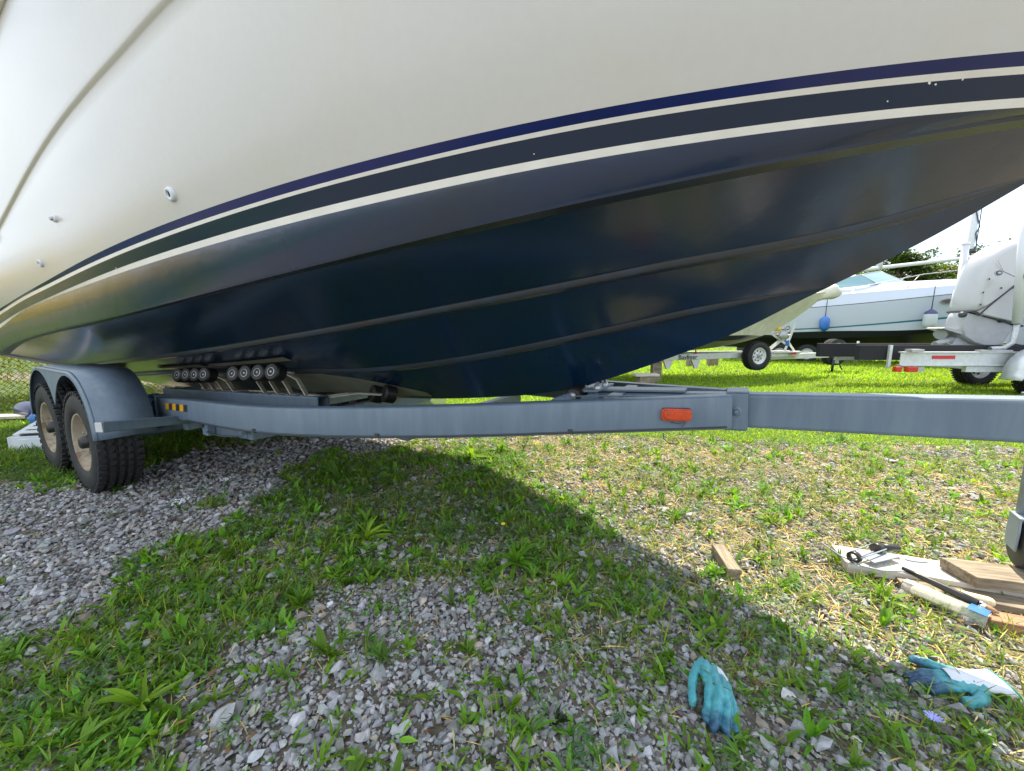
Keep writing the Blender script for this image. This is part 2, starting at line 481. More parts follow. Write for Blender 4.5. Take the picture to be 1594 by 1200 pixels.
def sheet(name, pts, z, material):
    mb = MB(); mb.add([(x, y, z) for x, y in pts], [tuple(range(len(pts)))])
    return tag(mb.build(name, material), kind='structure')
sheet('ground', [(-400, -400), (400, -400), (400, 400), (-400, 400)], 0.0, M['dirt'])
LAWN = [(-1.9, 4.55), (-.6, 4.15), (1.0, 4.1), (2.6, 3.75), (4.5, 3.7), (9, 3.2), (22, 1), (380, -20), (380, 380), (-380, 380), (-380, 40), (-16, 10), (-6.2, 12), (-3.6, 7.2)]
sheet('lawn', LAWN, 0.006, M['lawn'])
LEFTG = [(-6.9, 1.4), (-5.2, 2.35), (-4.1, 2.75), (-3.25, 2.80), (-2.9, 3.1), (-3.1, 3.9), (-4.6, 5.0), (-7.2, 7.6), (-15, 9.6), (-60, -20), (-60, -60), (-14, -14)]
sheet('grass_verge', LEFTG, 0.006, M['lawn'])

# ------------------------------------------------------------------ the big boat (local frame: x towards the bow, y to port, z up)
AX = R(-30)
ORIGIN = (1.0, 1.71, 0)
def world_of(u, v, z=0.0):
    return Vector((ORIGIN[0] + u * math.cos(AX) - v * math.sin(AX), ORIGIN[1] + u * math.sin(AX) + v * math.cos(AX), z))

def curve(pts):
    """smooth interpolation through (u, z) points"""
    x = np.array([p[0] for p in pts], float); y = np.array([p[1] for p in pts], float)
    h = np.diff(x); dl = np.diff(y) / h
    m = np.empty(len(x)); m[0], m[-1] = dl[0], dl[-1]
    m[1:-1] = (dl[:-1] * h[1:] + dl[1:] * h[:-1]) / (h[:-1] + h[1:])
    def f(u):
        u = np.clip(u, x[0], x[-1]); i = np.clip(np.searchsorted(x, u) - 1, 0, len(h) - 1)
        t = (u - x[i]) / h[i]
        return ((2 * t**3 - 3 * t**2 + 1) * y[i] + (t**3 - 2 * t**2 + t) * h[i] * m[i] + (-2 * t**3 + 3 * t**2) * y[i + 1] + (t**3 - t**2) * h[i] * m[i + 1])
    return f

STERN, BOW = -6.2, 1.88
keel_z = curve([(-6.2, .44), (-4.5, .52), (-3.0, .60), (-1.63, .675), (-1.29, .714), (-.95, .766), (-.72, .822), (-.53, .889), (-.25, 1.005), (.02, 1.131), (.21, 1.245), (.32, 1.308), (.51, 1.415), (.76, 1.589), (1.0, 1.78), (1.3, 2.08), (1.6, 2.45), (1.88, 2.95)])
LINES = {   # half-beam, start of taper, where it meets the stem, power, heights
 's2': (.42, -3, .30, 2.2, [(-6.2, .60), (-4.4, .73), (-3.4, .79), (-2.51, .844), (-2.11, .861), (-1.71, .898), (-1.31, .956), (-.91, 1.031), (-.51, 1.119), (-.11, 1.21)]),
 's1': (.80, -3.2, .80, 2.2, [(-6.2, .73), (-5.42, .794), (-4.4, .868), (-3.39, .948), (-2.37, 1.049), (-1.36, 1.177), (-.34, 1.341), (.5, 1.508)]),
 'chi': (1.17, -3.4, 1.08, 2.6, [(-6.2, .885), (-5.57, 1.0), (-4.54, 1.096), (-3.5, 1.16), (-2.47, 1.24), (-1.43, 1.354), (-.4, 1.503), (.63, 1.675), (.80, 1.703)]),
 'cho': (1.24, -3.4, 1.12, 2.6, [(-6.2, .89), (-5.6, .985), (-5.08, 1.046), (-4.13, 1.119), (-3.18, 1.177), (-2.24, 1.254), (-1.29, 1.369), (-.34, 1.519), (.61, 1.682), (.80, 1.712)]),
 'w1b': (1.28, -3.4, 1.18, 2.6, [(-6.2, 1.05), (-5.5, 1.144), (-4.63, 1.26), (-3.76, 1.325), (-2.89, 1.377), (-2.02, 1.441), (-1.15, 1.523), (-.28, 1.614), (.59, 1.689), (.80, 1.703)]),
 'w1t': (1.285, -3.4, 1.20, 2.6, [(-6.2, 1.085), (-5.43, 1.177), (-4.57, 1.271), (-3.71, 1.337), (-2.85, 1.398), (-1.99, 1.467), (-1.14, 1.547), (-.28, 1.633), (.58, 1.706), (.80, 1.721)]),
 'w2b': (1.30, -3.4, 1.24, 2.6, [(-6.2, 1.15), (-5.25, 1.25), (-4.42, 1.331), (-3.59, 1.391), (-2.76, 1.452), (-1.93, 1.522), (-1.1, 1.604), (-.27, 1.685), (.56, 1.748), (.80, 1.764)]),
 'w2t': (1.303, -3.4, 1.26, 2.6, [(-6.2, 1.17), (-5.2, 1.275), (-4.38, 1.354), (-3.56, 1.411), (-2.74, 1.469), (-1.91, 1.537), (-1.09, 1.615), (-.27, 1.696), (.55, 1.760), (.80, 1.777)]),
 'bt': (1.315, -3.4, 1.30, 2.6, [(-6.2, 1.19), (-5.09, 1.296), (-4.28, 1.368), (-3.48, 1.431), (-2.68, 1.496), (-1.87, 1.566), (-1.07, 1.641), (-.27, 1.715), (.53, 1.780), (.80, 1.800)]),
 'kn': (1.38, -3.0, 1.62, 2.6, [(-6.2, 1.40), (-5.2, 1.57), (-4.16, 1.765), (-3.79, 1.833), (-3.43, 1.899), (-3.07, 1.958), (-2.71, 2.006), (-2.35, 2.047), (-1.98, 2.093), (-1.62, 2.156), (-.6, 2.27), (.6, 2.40)]),
 'sh': (1.42, -2.5, 1.88, 2.5, [(-6.2, 2.28), (-4.4, 2.48), (-3.0, 2.62), (-1.0, 2.74), (.8, 2.86)]),
}
def line_fn(k):
    B, u0, ue, p, pts = LINES[k]
    zf = curve(pts + [(ue, float(keel_z(ue)))])
    def f(u):
        u = np.asarray(u, float)
        v = -B * (1 - np.clip((u - u0) / (ue - u0), 0, 1) ** p)
        z = np.where(u < ue, zf(u), keel_z(u))
        return v, z
    return f
LF = {k: line_fn(k) for k in LINES}
US = np.concatenate([np.linspace(STERN, -2.0, 44)[:-1], np.linspace(-2.0, BOW, 90)])

def row(k, dv=0.0, dz=0.0):
    if k == 'keel':
        v, z = np.zeros(len(US)), keel_z(US)
    else:
        v, z = LF[k](US)
    s = np.clip(np.abs(v) / 0.12, 0, 1)
    v = np.minimum(v + dv * s, 0.0)
    return np.stack([US, v, z + dz * s], axis=1)

def strip(mb, rows, smooth=True):
    for side in (1, -1):
        vs, fs = [], []
        for r in rows:
            for (u, v, z) in r: vs.append((u, v * side, z))
        m = len(US)
        for j in range(len(rows) - 1):
            for i in range(m - 1):
                a = j * m + i
                q = (a, a + 1, a + m + 1, a + m)
                fs.append(q if side == 1 else q[::-1])
        mb.add(vs, fs, smooth)

def blend(ra, rb, n, bulge=0.0):
    out = []
    for k in range(n + 1):
        t = k / n
        r = ra * (1 - t) + rb * t
        r[:, 1] -= bulge * 4 * t * (1 - t) * np.clip(np.abs(ra[:, 1]) / 0.3, 0, 1)
        out.append(r)
    return out

boat = thing('motor_boat', ORIGIN, AX, 'large white cabin cruiser with glossy navy bottom overhead on the grey trailer', 'boat')
def hull_part(name, strips, material):
    mb = MB()
    for s in strips: strip(mb, s)
    me = bpy.data.meshes.new(name)
    me.from_pydata(mb.v, [], mb.f)
    bm = bmesh.new(); bm.from_mesh(me)
    bmesh.ops.dissolve_degenerate(bm, dist=1e-5, edges=bm.edges)
    bm.to_mesh(me); bm.free()
    me.polygons.foreach_set('use_smooth', [True] * len(me.polygons))
    me.materials.append(material)
    o = bpy.data.objects.new(name, me); scene.collection.objects.link(o); o.parent = boat
    return o
hull_part('hull_bottom', [
    blend(row('keel'), row('s2', .032, -.010), 3, .004),
    [row('s2', -.003, .022), row('s2', -.010, .026)],
    blend(row('s2', -.010, .026), row('s1', .038, -.008), 4, -.006),
    [row('s1', -.003, .022), row('s1', -.012, .027)],
    blend(row('s1', -.012, .027), row('chi'), 5, -.008),
    [row('cho', 0, -.004), row('cho', -.004, .004)],
    blend(row('cho', -.004, .004), row('w1b'), 3, .006)], M['hull_paint'])
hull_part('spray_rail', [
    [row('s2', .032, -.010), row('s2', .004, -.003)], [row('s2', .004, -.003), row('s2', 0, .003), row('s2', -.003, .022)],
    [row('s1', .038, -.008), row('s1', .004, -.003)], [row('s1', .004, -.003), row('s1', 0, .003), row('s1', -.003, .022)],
    [row('chi', 0, 0), row('cho', 0, -.004)]], M['ground_lit_rail'])
hull_part('lower_boot_stripe', [[row('w1b'), row('w1t')]], M['stripe_white'])
hull_part('navy_band', [[row('w1t'), row('w2b')]], M['stripe_navy'])
hull_part('upper_boot_stripe', [[row('w2b'), row('w2t')]], M['stripe_white'])
hull_part('royal_blue_band', [[row('w2t'), row('bt')]], M['stripe_blue'])
kn2 = row('kn', -.013, .012)
hull_part('hull_side', [blend(row('bt'), row('kn'), 10, .02) + [row('kn', -.004, .004), row('kn', -.010, .009), row('kn', -.014, .018)] + blend(row('kn', -.016, .035), row('sh'), 6, .012)], M['gelcoat'])
mb = MB()
for sd in (1, -1):
    r = row('sh', -.012, .0)
    mb.sweep([(x, y) for x, y in rrect(.035, .055, .012)], [(a[0], a[1] * sd, a[2]) for a in r[:-2:2]], smooth=True)
mb.build('rub_rail', M['stripe_white'], boat)
# transom
mb = MB()
ks = ['s2', 's1', 'cho', 'w1b', 'bt', 'kn', 'sh']
near = [(STERN, float(LF[k](STERN)[0]), float(LF[k](STERN)[1])) for k in ks]
mb.add([(STERN, 0, float(keel_z(STERN)))] + near + [(a, -b, c) for a, b, c in near[::-1]], [tuple(range(1 + 2 * len(ks)))])
mb.build('transom', M['gelcoat'], boat)
# deck and low cabin above the sheer
mb = MB()
r = row('sh')
vs = [(a[0], a[1], a[2]) for a in r[::4]] + [(a[0], -a[1], a[2]) for a in r[::4]]
m_ = len(r[::4])
mb.add(vs, [(i, i + 1, m_ + i + 1, m_ + i) for i in range(m_ - 1)])
mb.build('deck', M['gelcoat'], boat)
mb = MB()
mb.prism([(-5.2, 2.45), (-4.7, 3.25), (-2.6, 3.3), (-1.5, 2.95), (0.4, 2.84), (0.9, 2.8), (-5.2, 2.40)], (0, 0, 0), (1, 0, 0), (0, 0, 1), 1.9, .03)
mb.build('cabin', M['gelcoat'], boat)
mb = MB(); mb.tube([(-6.1, -1.3, 2.9), (-4, -1.3, 3.05), (-3.2, -1.28, 3.05)], .016)
for x in (-6.0, -5.0, -4.0): mb.tube([(x, -1.3, 2.3), (x, -1.3, 2.95)], .012)
mb.build('stern_rail', M['chrome'], boat)
mb = MB(); mb.box((-6.65, 0, .99), (.86, 2.2, .06)); mb.build('added_swim_platform', M['gelcoat'], boat, .02)  # unseen platform and drives, added to shade the ground mirrored in the hull
for v in (-.42, .42):
    mb = MB(); mb.prism([(-6.22, .95), (-6.75, .95), (-6.95, .62), (-6.80, .40), (-7.0, .22), (-6.62, .20), (-6.45, .55), (-6.22, .62)], (0, v, 0), (1, 0, 0), (0, 0, 1), .20, .1); mb.build('added_outdrive', M['dark_steel'], boat)

def side_point(u, z):
    (vb, zb), (vk, zk) = LF['bt'](u), LF['kn'](u)
    t = (z - float(zb)) / (float(zk) - float(zb))
    v = float(vb) * (1 - t) + float(vk) * t - .02 * 4 * t * (1 - t)
    nrm = Vector((0.05, -(float(zk) - float(zb)), -(abs(float(vk)) - abs(float(vb))) - .08 * (1 - 2 * t))).normalized()
    return Vector((u, v, z)), nrm
def through_hull(u, z, r, ln):
    p, nm = side_point(u, z)
    mb = MB(); mb.lathe([(-.01, r), (.006, r), (.012, r * .85), (.012, r * .5), (.004, r * .45)], p, nm, 20)
    f = mb.build('through_hull_fitting', M['white_plastic'], boat)
    mb = MB(); mb.disc(p + nm * .005, nm, r * .46, 14); mb.build('drain_hole', M['hub_black'], f)
    if ln:
        mb = MB(); mb.tube([p + nm * .004, p + nm * ln], [r * .55, r * .5], 12); mb.build('spout', M['galv'], f)
through_hull(-1.93, 1.64, .026, 0)
through_hull(-3.03, 1.68, .017, .022)
through_hull(-3.55, 1.51, .021, 0)
p, nm = side_point(-4.3, 1.735)
mb = MB(); mb.box(p + nm * .006, (.10, .012, .07), (1, 0, 0), (0, 0, 1)); f = mb.build('deck_drain', M['white_plastic'], boat, .004)
mb = MB(); mb.box(p + nm * .014, (.06, .008, .035), (1, 0, 0), (0, 0, 1)); mb.build('drain_hole', M['hub_black'], f)

# nicks in the navy band that show the white below
for u, t, s in ((.36, .95, .005), (.375, .86, .003), (.43, .97, .003), (.28, .35, .002), (-.55, .30, .002), (-2.62, .06, .006)):
    (va, za), (vb, zb) = LF['w1t'](u), LF['w2b'](u)
    v, z = float(va) * (1 - t) + float(vb) * t, float(za) * (1 - t) + float(zb) * t
    du = .02; v2 = float(LF['w1t'](u + du)[0]) * (1 - t) + float(LF['w2b'](u + du)[0]) * t
    a1 = Vector((du, v2 - v, 0)).normalized(); a2 = Vector((0, float(vb - va), float(zb - za))).normalized(); nn = a1.cross(a2); nn = nn if nn.y < 0 else -nn
    c = Vector((u, v, z)) + nn * .0012
    pts = [c + a1 * s * random.uniform(.6, 1.3) * math.cos(a) + a2 * s * random.uniform(.4, 1.1) * math.sin(a) for a in np.linspace(0, 2 * PI, 8)[:-1]]
    mb = MB(); mb.add(pts, [tuple(range(7))]); mb.build('paint_chip', M['stripe_white'], boat)

# hull underside height at (u, v) between the keel and the first spray rail, for the bare patches and rollers
def under(u, v):
    av = abs(v); k = float(keel_z(u)); (v2, z2), (v1, z1) = LF['s2'](u), LF['s1'](u)
    a2, a1 = abs(float(v2)), abs(float(v1))
    if av < a2: return k + (float(z2) - .012 - k) * av / max(a2 - .045, .05)
    return float(z2) + .026 + (float(z1) - float(z2) - .03) * (av - a2) / (a1 - a2)
def patch(pts, off=.006):
    """bare strip left unpainted over the rollers"""
    vs = [(u, v, under(u, v) - off) for u, v in pts] + [(u, v, under(u, v) - off + .004) for u, v in pts]
    n = len(pts) // 2
    fs = []
    for i in range(n - 1):
        a, b = 2 * i, 2 * i + 1
        fs.append((a, b, b + 2, a + 2)); fs.append((a + 2 * n, a + 2 + 2 * n, b + 2 + 2 * n, b + 2 * n))
    mb = MB(); mb.add(vs, fs, True); return mb.build('unpainted_patch', M['patch'], boat)
patch([(u, v) for u in np.linspace(-3.45, -2.45, 8) for v in (-.61, -.56)])
patch([(u, v) for u in np.linspace(-4.45, -3.62, 8) for v in (-.61, -.56)])
patch([(u, v) for u, a, b in ((-3.2, -.38, -.05), (-2.8, -.38, -.05), (-2.45, -.37, -.05), (-2.15, -.30, -.05), (-1.95, -.2, -.05), (-1.75, -.08, -.04)) for v in (a, b)])
patch([(u, -v) for u, a, b in ((-3.2, -.38, -.05), (-2.8, -.38, -.05), (-2.45, -.37, -.05), (-2.15, -.30, -.05), (-1.95, -.2, -.05)) for v in (b, a)])

# ------------------------------------------------------------------ the grey trailer under it (same local frame)
trailer = thing('boat_trailer', ORIGIN, AX, 'grey painted tandem axle roller trailer carrying the big navy and white boat', 'trailer')
def zt(u): return .85 + .060 * u          # top of the side beams
def beam_path(sgn, pts):
    P = [Vector((u, v * sgn, zt(u) - .075)) for u, v in pts]
    return P
bend = [(-6.25, -.80), (-4.0, -.80), (-3.2, -.835), (-2.6, -.870), (-2.35, -.878), (-2.1, -.868), (-1.9, -.840), (-1.7, -.797), (-1.5, -.742), (-1.2, -.640), (-.9, -.510), (-.5, -.315), (-.02, -.085)]
def leg_v(u): return np.interp(u, [a for a, _ in bend], [b for _, b in bend])
for sgn in (1, -1):
    mb = MB(); mb.sweep(rrect(.075, .15, .014), beam_path(sgn, bend), smooth=False)
    b = mb.build('side_beam', M['steel_paint'], trailer)
    for e in b.data.polygons: e.use_smooth = True
    b.modifiers.new('edges', 'EDGE_SPLIT').split_angle = R(28)
mb = MB(); mb.sweep(rrect(.10, .15, .014), [(-.66, 0, zt(-.66) - .085), (.08, 0, zt(.08) - .078), (2.5, 0, zt(2.5) - .078)])
mb.build('tongue', M['steel_paint'], trailer)
# collar where both side beams meet the tongue
mb = MB()
for s in (1, -1):
    mb.box((.012, s * .080, zt(.01) - .076), (.085, .010, .158), (1, 0, .06))
mb.box((.012, 0, zt(.01) + .0065), (.085, .150, .008), (1, 0, .06))
mb.box((.012, 0, zt(.01) - .158), (.085, .150, .008), (1, 0, .06))
mb.build('collar', M['steel_paint'], trailer, .003)
mb = MB(); mb.lathe([(0, .011), (.007, .011), (.009, .009), (.009, 0)], (.012, -.088, zt(.01) - .075), (0, -1, 0), 6, smooth=False)
mb.build('bolt', M['steel_paint'], trailer)
mb = MB(); mb.lathe([(0, .021), (.003, .020), (.003, .012)], (.012, -.085, zt(.01) - .075), (0, -1, 0), 20); mb.build('washer', M['steel_paint'], trailer)
# cross members
def cross(u, z, half, h=.08, w=.06, mat_=None):
    mb = MB(); mb.box((u, 0, z), (w, 2 * half, h)); return mb.build('cross_member', mat_ or M['steel_paint'], trailer, .006)
for u in (-5.9, -4.35, -3.45, -2.55): cross(u, min(zt(u) - .19, float(keel_z(u)) - .10), .80, .10, .07)
cross(-1.45, zt(-1.45) - .16, .60, .08, .06)
cross(-.50, zt(-.5) - .028, .235, .05, .06)
mb = MB(); mb.tube([(-.74, -.31, zt(-.74) - .03), (-.74, .31, zt(-.74) - .03)], .026, 12); mb.build('cross_tube', M['steel_paint'], trailer)
mb = MB(); mb.box((-.40, 0, zt(-.4) + .004), (.40, .12, .010), (1, 0, .06)); mb.box((-.62, .0, zt(-.6) + .010), (.07, .30, .012), (1, 0, .06))
mb.build('top_plate', M['steel_paint'], trailer, .002)
for v in (-.10, .03):
    mb = MB(); mb.lathe([(0, .016), (.02, .016), (.02, .010), (.035, .010), (.035, 0)], (-.60, v, zt(-.6) + .016), (0, 0, 1), 8)
    mb.build('plate_bolt', M['galv'], trailer)
# bow roller under the keel
mb = MB()
mb.lathe([(-.085, .0), (-.085, .030), (-.080, .044), (-.03, .048), (.0, .040), (.03, .048), (.080, .044), (.085, .030), (.085, 0)], (-.72, -.05, .787), (0, 1, 0), 24)
kr = mb.build('keel_roller', M['roller_rubber'], trailer)
mb = MB(); mb.lathe([(-.092, .0), (-.092, .020), (-.084, .022)], (-.72, -.05, .787), (0, 1, 0), 16); mb.build('roller_hub', M['galv'], kr)
mb = MB()
for v in (-.125, .065): mb.box((-.66, v, .77), (.16, .008, .05), (1, 0, .25))
mb.box((-.74, -.03, zt(-.74) - .03), (.05, .20, .06))
mb.build('roller_bracket', M['steel_paint'], trailer, .003)
# longitudinal roller tubes with the wobble roller sets
roller_mesh = None
def roller(parent, u, v, z, sgn):
    global roller_mesh
    if roller_mesh is None:
        mb = MB()
        prof = [(-.040, .018), (-.040, .050), (-.034, .057)]
        x = -.030
        while x < .030:
            prof += [(x, .060), (x + .004, .060), (x + .005, .056), (x + .007, .056)]; x += .008
        prof += [(.034, .057), (.040, .050), (.040, .018)]
        mb.lathe(prof, (0, 0, 0), (0, 1, 0), 22, smooth=False); mb.lathe([(-.0405, .022), (-.0405, 0)], (0, 0, 0), (0, 1, 0), 16)
        o = mb.build('roller', M['roller_rubber'], parent)
        roller_mesh = o.data
        mb = MB(); mb.lathe([(-.043, 0), (-.043, .006), (-.0405, .007)], (0, 0, 0), (0, 1, 0), 10)
        mb.lathe([(-.0430, .025), (-.0430, .028), (-.0400, .030), (-.0400, .025)], (0, 0, 0), (0, 1, 0), 18)
        roller.hub = mb.build('roller_cap', M['alu'], o)
        hub = roller.hub
    else:
        o = bpy.data.objects.new('roller', roller_mesh); scene.collection.objects.link(o); o.parent = parent
        hub = roller.hub.copy(); scene.collection.objects.link(hub); hub.parent = o
    o.location = (u, v, z); o.rotation_euler = (R(-14), 0, R(14) if sgn > 0 else R(166))
for sgn in (1, -1):
    mb = MB()
    c = [Vector((-4.7, -.46 * sgn, .53)), Vector((-2.30, -.46 * sgn, .650))]
    sec = rrect(.08, .10, .008, 2); inner = rrect(.066, .086, .006, 2)
    mb.sweep(sec, c, caps=False); mb.sweep(inner, c, caps=False)
    mb.build('roller_beam', M['steel_paint'], trailer)
    for us in ((-2.64, -2.81, -2.98, -3.15), (-3.60, -3.76, -3.92, -4.08)):
        for i, u in enumerate(us):
            v = -.56 * sgn
            z = under(u, .56) - .074
            roller(trailer, u, v, z, sgn)
            mb = MB()
            zb = .59 + (u + 3.5) * .05 + .055
            mb.sweep([(-.018, -.005), (.018, -.005), (.018, .005), (-.018, .005)], [(u + .03, v + sgn * .05, z - .01), (u + .09, v + sgn * .09, z - .05), (u + .16, -.46 * sgn, zb + .005), (u + .22, -.40 * sgn, zb - .0)], up=(0, 0, 1))
            mb.build('roller_arm', M['cream_steel'], trailer)
            mb = MB(); mb.box((u + .15, -.46 * sgn, zb - .004), (.035, .06, .022)); mb.build('arm_clamp', M['galv'], trailer)
            mb = MB(); mb.tube([(u, v + sgn * .03, z), (u + .04, v + sgn * .10, z - .012)], .010, 8); mb.build('roller_axle', M['galv'], trailer)
    for u in (-2.10, -1.98):
        z = under(u, .2) - .065
        o = bpy.data.objects.new('roller', roller_mesh); scene.collection.objects.link(o); o.parent = trailer
        o.location = (u, -.20 * sgn, z); o.rotation_euler = (R(-14), 0, R(-25))
        mb = MB(); mb.sweep([(-.016, -.005), (.016, -.005), (.016, .005), (-.016, .005)], [(u - .02, -.24 * sgn, z), (u - .18, -.30 * sgn, z + .005), (u - .34, -.40 * sgn, z - .02), (-2.45, -.46 * sgn, .70)])
        mb.build('roller_arm', M['cream_steel'], trailer)
# wheels
def make_wheel(parent, rim_material, name='wheel', r=.355, w=.235, hub_material=None, holes=True):
    t = thing(name); t.parent = parent
    k = r / .355
    mb = MB(); h = w / 2
    prof = [(-h * .72, .198 * k), (-h * .95, .215 * k), (-h, .26 * k), (-h * .98, .315 * k), (-h * .86, .340 * k)]
    for g in (-.55, -.18, .18, .55):
        prof += [(h * (g - .10), .3535 * k), (h * (g - .055), .342 * k), (h * (g + .055), .342 * k), (h * (g + .10), .3535 * k)]
    prof += [(h * .86, .340 * k), (h * .98, .315 * k), (h, .26 * k), (h * .95, .215 * k), (h * .72, .198 * k)]
    mb.lathe(prof, (0, 0, 0), (0, 1, 0), 56, smooth=True)
    n = 44
    for i in range(n):                       # shoulder and centre tread blocks
        for y, ww, ph in ((-h * .80, h * .34, 0), (h * .80, h * .34, .5), (-.36 * h, h * .22, .5), (.36 * h, h * .22, 0), (0, h * .2, .25)):
            a = 2 * PI * (i + ph) / n
            rad = (.350 if abs(y) > h * .7 else .3555) * k
            c = Vector((math.cos(a) * rad, y, math.sin(a) * rad))
            mb.box(c, (.020 * k, .033 * k if abs(y) < h * .7 else .030 * k, ww), (math.cos(a), 0, math.sin(a)), (0, 1, 0))
    mb.build('tyre', M['rubber'], t)
    mb = MB(); N = 32
    rings = [(-h * .86, .208 * k), (-h * .92, .202 * k), (-h * .86, .192 * k), (-h * .50, .186 * k), (-h * .38, .174 * k), (-h * .42, .142 * k), (-h * .44, .108 * k), (-h * .52, .075 * k), (-h * .52, .0)]
    vs, fs = [], []
    for y, rr in rings:
        for j in range(N): vs.append((math.cos(2 * PI * j / N) * rr, y, math.sin(2 * PI * j / N) * rr))
    for i in range(len(rings) - 1):
        for j in range(N):
            if holes and i == 5 and j % 4 in (0, 1): continue
            j2 = (j + 1) % N
            fs.append((i * N + j, i * N + j2, (i + 1) * N + j2, (i + 1) * N + j))
    mb.add(vs, fs, True)
    mb.lathe([(h * .7, .22 * k), (h * .3, .19 * k), (-h * .3, .188 * k)], (0, 0, 0), (0, 1, 0), 28)
    mb.build('rim', rim_material, t)
    mb = MB(); mb.lathe([(-h * .15, .18 * k), (-h * .15, 0)], (0, 0, 0), (0, 1, 0), 24); mb.build('brake_drum', M['hub_black'], t)
    mb = MB(); mb.lathe([(-h * .52, .046 * k), (-h * .92, .043 * k), (-h * .98, .034 * k), (-h * .98, 0)], (0, 0, 0), (0, 1, 0), 20); mb.build('hub', hub_material or M['hub_black'], t)
    mb = MB()
    for j in range(5):
        a = 2 * PI * j / 5
        mb.lathe([(0, .012 * k), (.02, .012 * k), (.022, 0)], (math.cos(a) * .078 * k, -h * .53, math.sin(a) * .078 * k), (0, -1, 0), 6, smooth=False)
    tag(mb.build('lug_nuts', M['galv'], t), kind='stuff')
    return t
w0 = make_wheel(trailer, M['rim_cream'])
w0.location = (-3.89, -1.125, .352); w0.rotation_euler = (0, R(12), 0)
for u, v, rz in ((-4.73, -1.125, 0), (-3.89, 1.125, PI), (-4.73, 1.125, PI)):
    c = copy_tree(w0, trailer); c.location = (u, v, .352); c.rotation_euler = (0, R(47), rz)
mb = MB()
for u in (-3.89, -4.73): mb.tube([(u, -1.03, .352), (u, 1.03, .352)], .032, 12)
mb.build('axle', M['steel_paint'], trailer)
for s in (1, -1):
    mb = MB()
    mb.sweep([(-.03, -.012), (.03, -.012), (.03, .012), (-.03, .012)], [(-3.55, s * .82, .45), (-3.75, s * .82, .405), (-3.93, s * .82, .39), (-4.1, s * .82, .405), (-4.30, s * .82, .46)])
    mb.build('leaf_spring', M['dark_steel'], trailer); mb = MB()
    mb.sweep([(-.03, -.012), (.03, -.012), (.03, .012), (-.03, .012)], [(-4.40, s * .82, .45), (-4.58, s * .82, .405), (-4.76, s * .82, .39), (-4.95, s * .82, .405), (-5.2, s * .82, .46)])
    mb.build('leaf_spring', M['dark_steel'], trailer)
# tandem fenders: two arches with a V-shaped web between, rolled outer edge
def fender(sgn):
    rad, uc, zc = .430, (-3.87, -4.60), .425
    prof = []
    for i in range(0, 15):
        a = R(0 + i * (134) / 14)
        prof.append((uc[0] + math.cos(a) * rad, zc + math.sin(a) * rad))
    prof = [(uc[0] + rad * 1.0, zc + .01)] + [p for p in prof if p[1] > zc + .02]
    other = [(2 * (uc[0] + uc[1]) / 2 - p[0], p[1]) for p in prof[::-1]]
    full = prof + other            # outer edge line, with the dip between the arches
    # top sheet fills straight across between the arch crowns; the web hangs in front as in a stamped fender
    top = [p for p in prof if p[0] >= uc[0]] + [(uc[0] - .0, zc + rad)] + [(uc[1], zc + rad)] + [p for p in other if p[0] <= uc[1]]
    y0, y1 = -.96 * sgn, -1.262 * sgn
    mb = MB()
    def sheet(line, ya, yb, dz=0.0):
        vs, fs = [], []
        for (u, z) in line: vs += [(u, ya, z), (u, yb, z + dz)]
        for i in range(len(line) - 1): fs.append((2 * i, 2 * i + 1, 2 * i + 3, 2 * i + 2))
        mb.add(vs, fs, True)
    sheet(top, y0, y1 + .02 * sgn)
    # rounded roll to the outer face
    n = len(top); vs, fs = [], []
    for (u, z) in top:
        cx = (uc[0] if u > (uc[0] + uc[1]) / 2 else uc[1])
        d = Vector((u - cx, 0, z - zc)); d = d.normalized() if abs(u - cx) > 1e-3 or True else d
        if uc[1] < u < uc[0]: d = Vector((0, 0, 1))
        for k in range(4):
            a = R(90 * k / 3)
            off = .02
            vs.append((u - d.x * off * (1 - math.cos(a)), y1 + sgn * .02 - sgn * off * math.sin(a), z - d.z * off * (1 - math.cos(a))))
    for i in range(n - 1):
        for k in range(3): fs.append((i * 4 + k, i * 4 + k + 1, (i + 1) * 4 + k + 1, (i + 1) * 4 + k))
    mb.add(vs, fs, True)
    # outer skirt face: ring .03 deep over each arch, V web between
    web = []
    for (u, z) in top:
        web.append((u, z))
    vs, fs = [], []
    for (u, z) in top:
        cx = uc[0] if u >= (uc[0] + uc[1]) / 2 else uc[1]
        if uc[1] < u < uc[0]: zi = z
        d = Vector((u - cx, z - zc)).normalized()
        vs.append((u - d.x * .02, y1, z - d.y * .02)); vs.append((cx + d.x * (rad - .030), y1, zc + d.y * (rad - .030)))
    for i in range(len(top) - 1): fs.append((2 * i, 2 * i + 1, 2 * i + 3, 2 * i + 2))
    mb.add(vs, fs)
    # the V web
    mid = (uc[0] + uc[1]) / 2
    la, lb = [], []
    for i in range(13):
        t = i / 12; u = uc[0] - t * (uc[0] - uc[1])
        cx = uc[0] if u > mid else uc[1]
        du = abs(u - cx); rr = rad - .030
        la.append((u, y1 + .001 * sgn, zc + rad - .018)); lb.append((u, y1 + .001 * sgn, zc + math.sqrt(max(rr * rr - du * du, 0.0))))
    vs = la + lb
    mb.add(vs, [(i, i + 1, 13 + i + 1, 13 + i) for i in range(12)])
    o = mb.build('fender', M['steel_paint'], trailer)
    so = o.modifiers.new('solid', 'SOLIDIFY'); so.thickness = .004
    return o
fender(1); fender(-1)
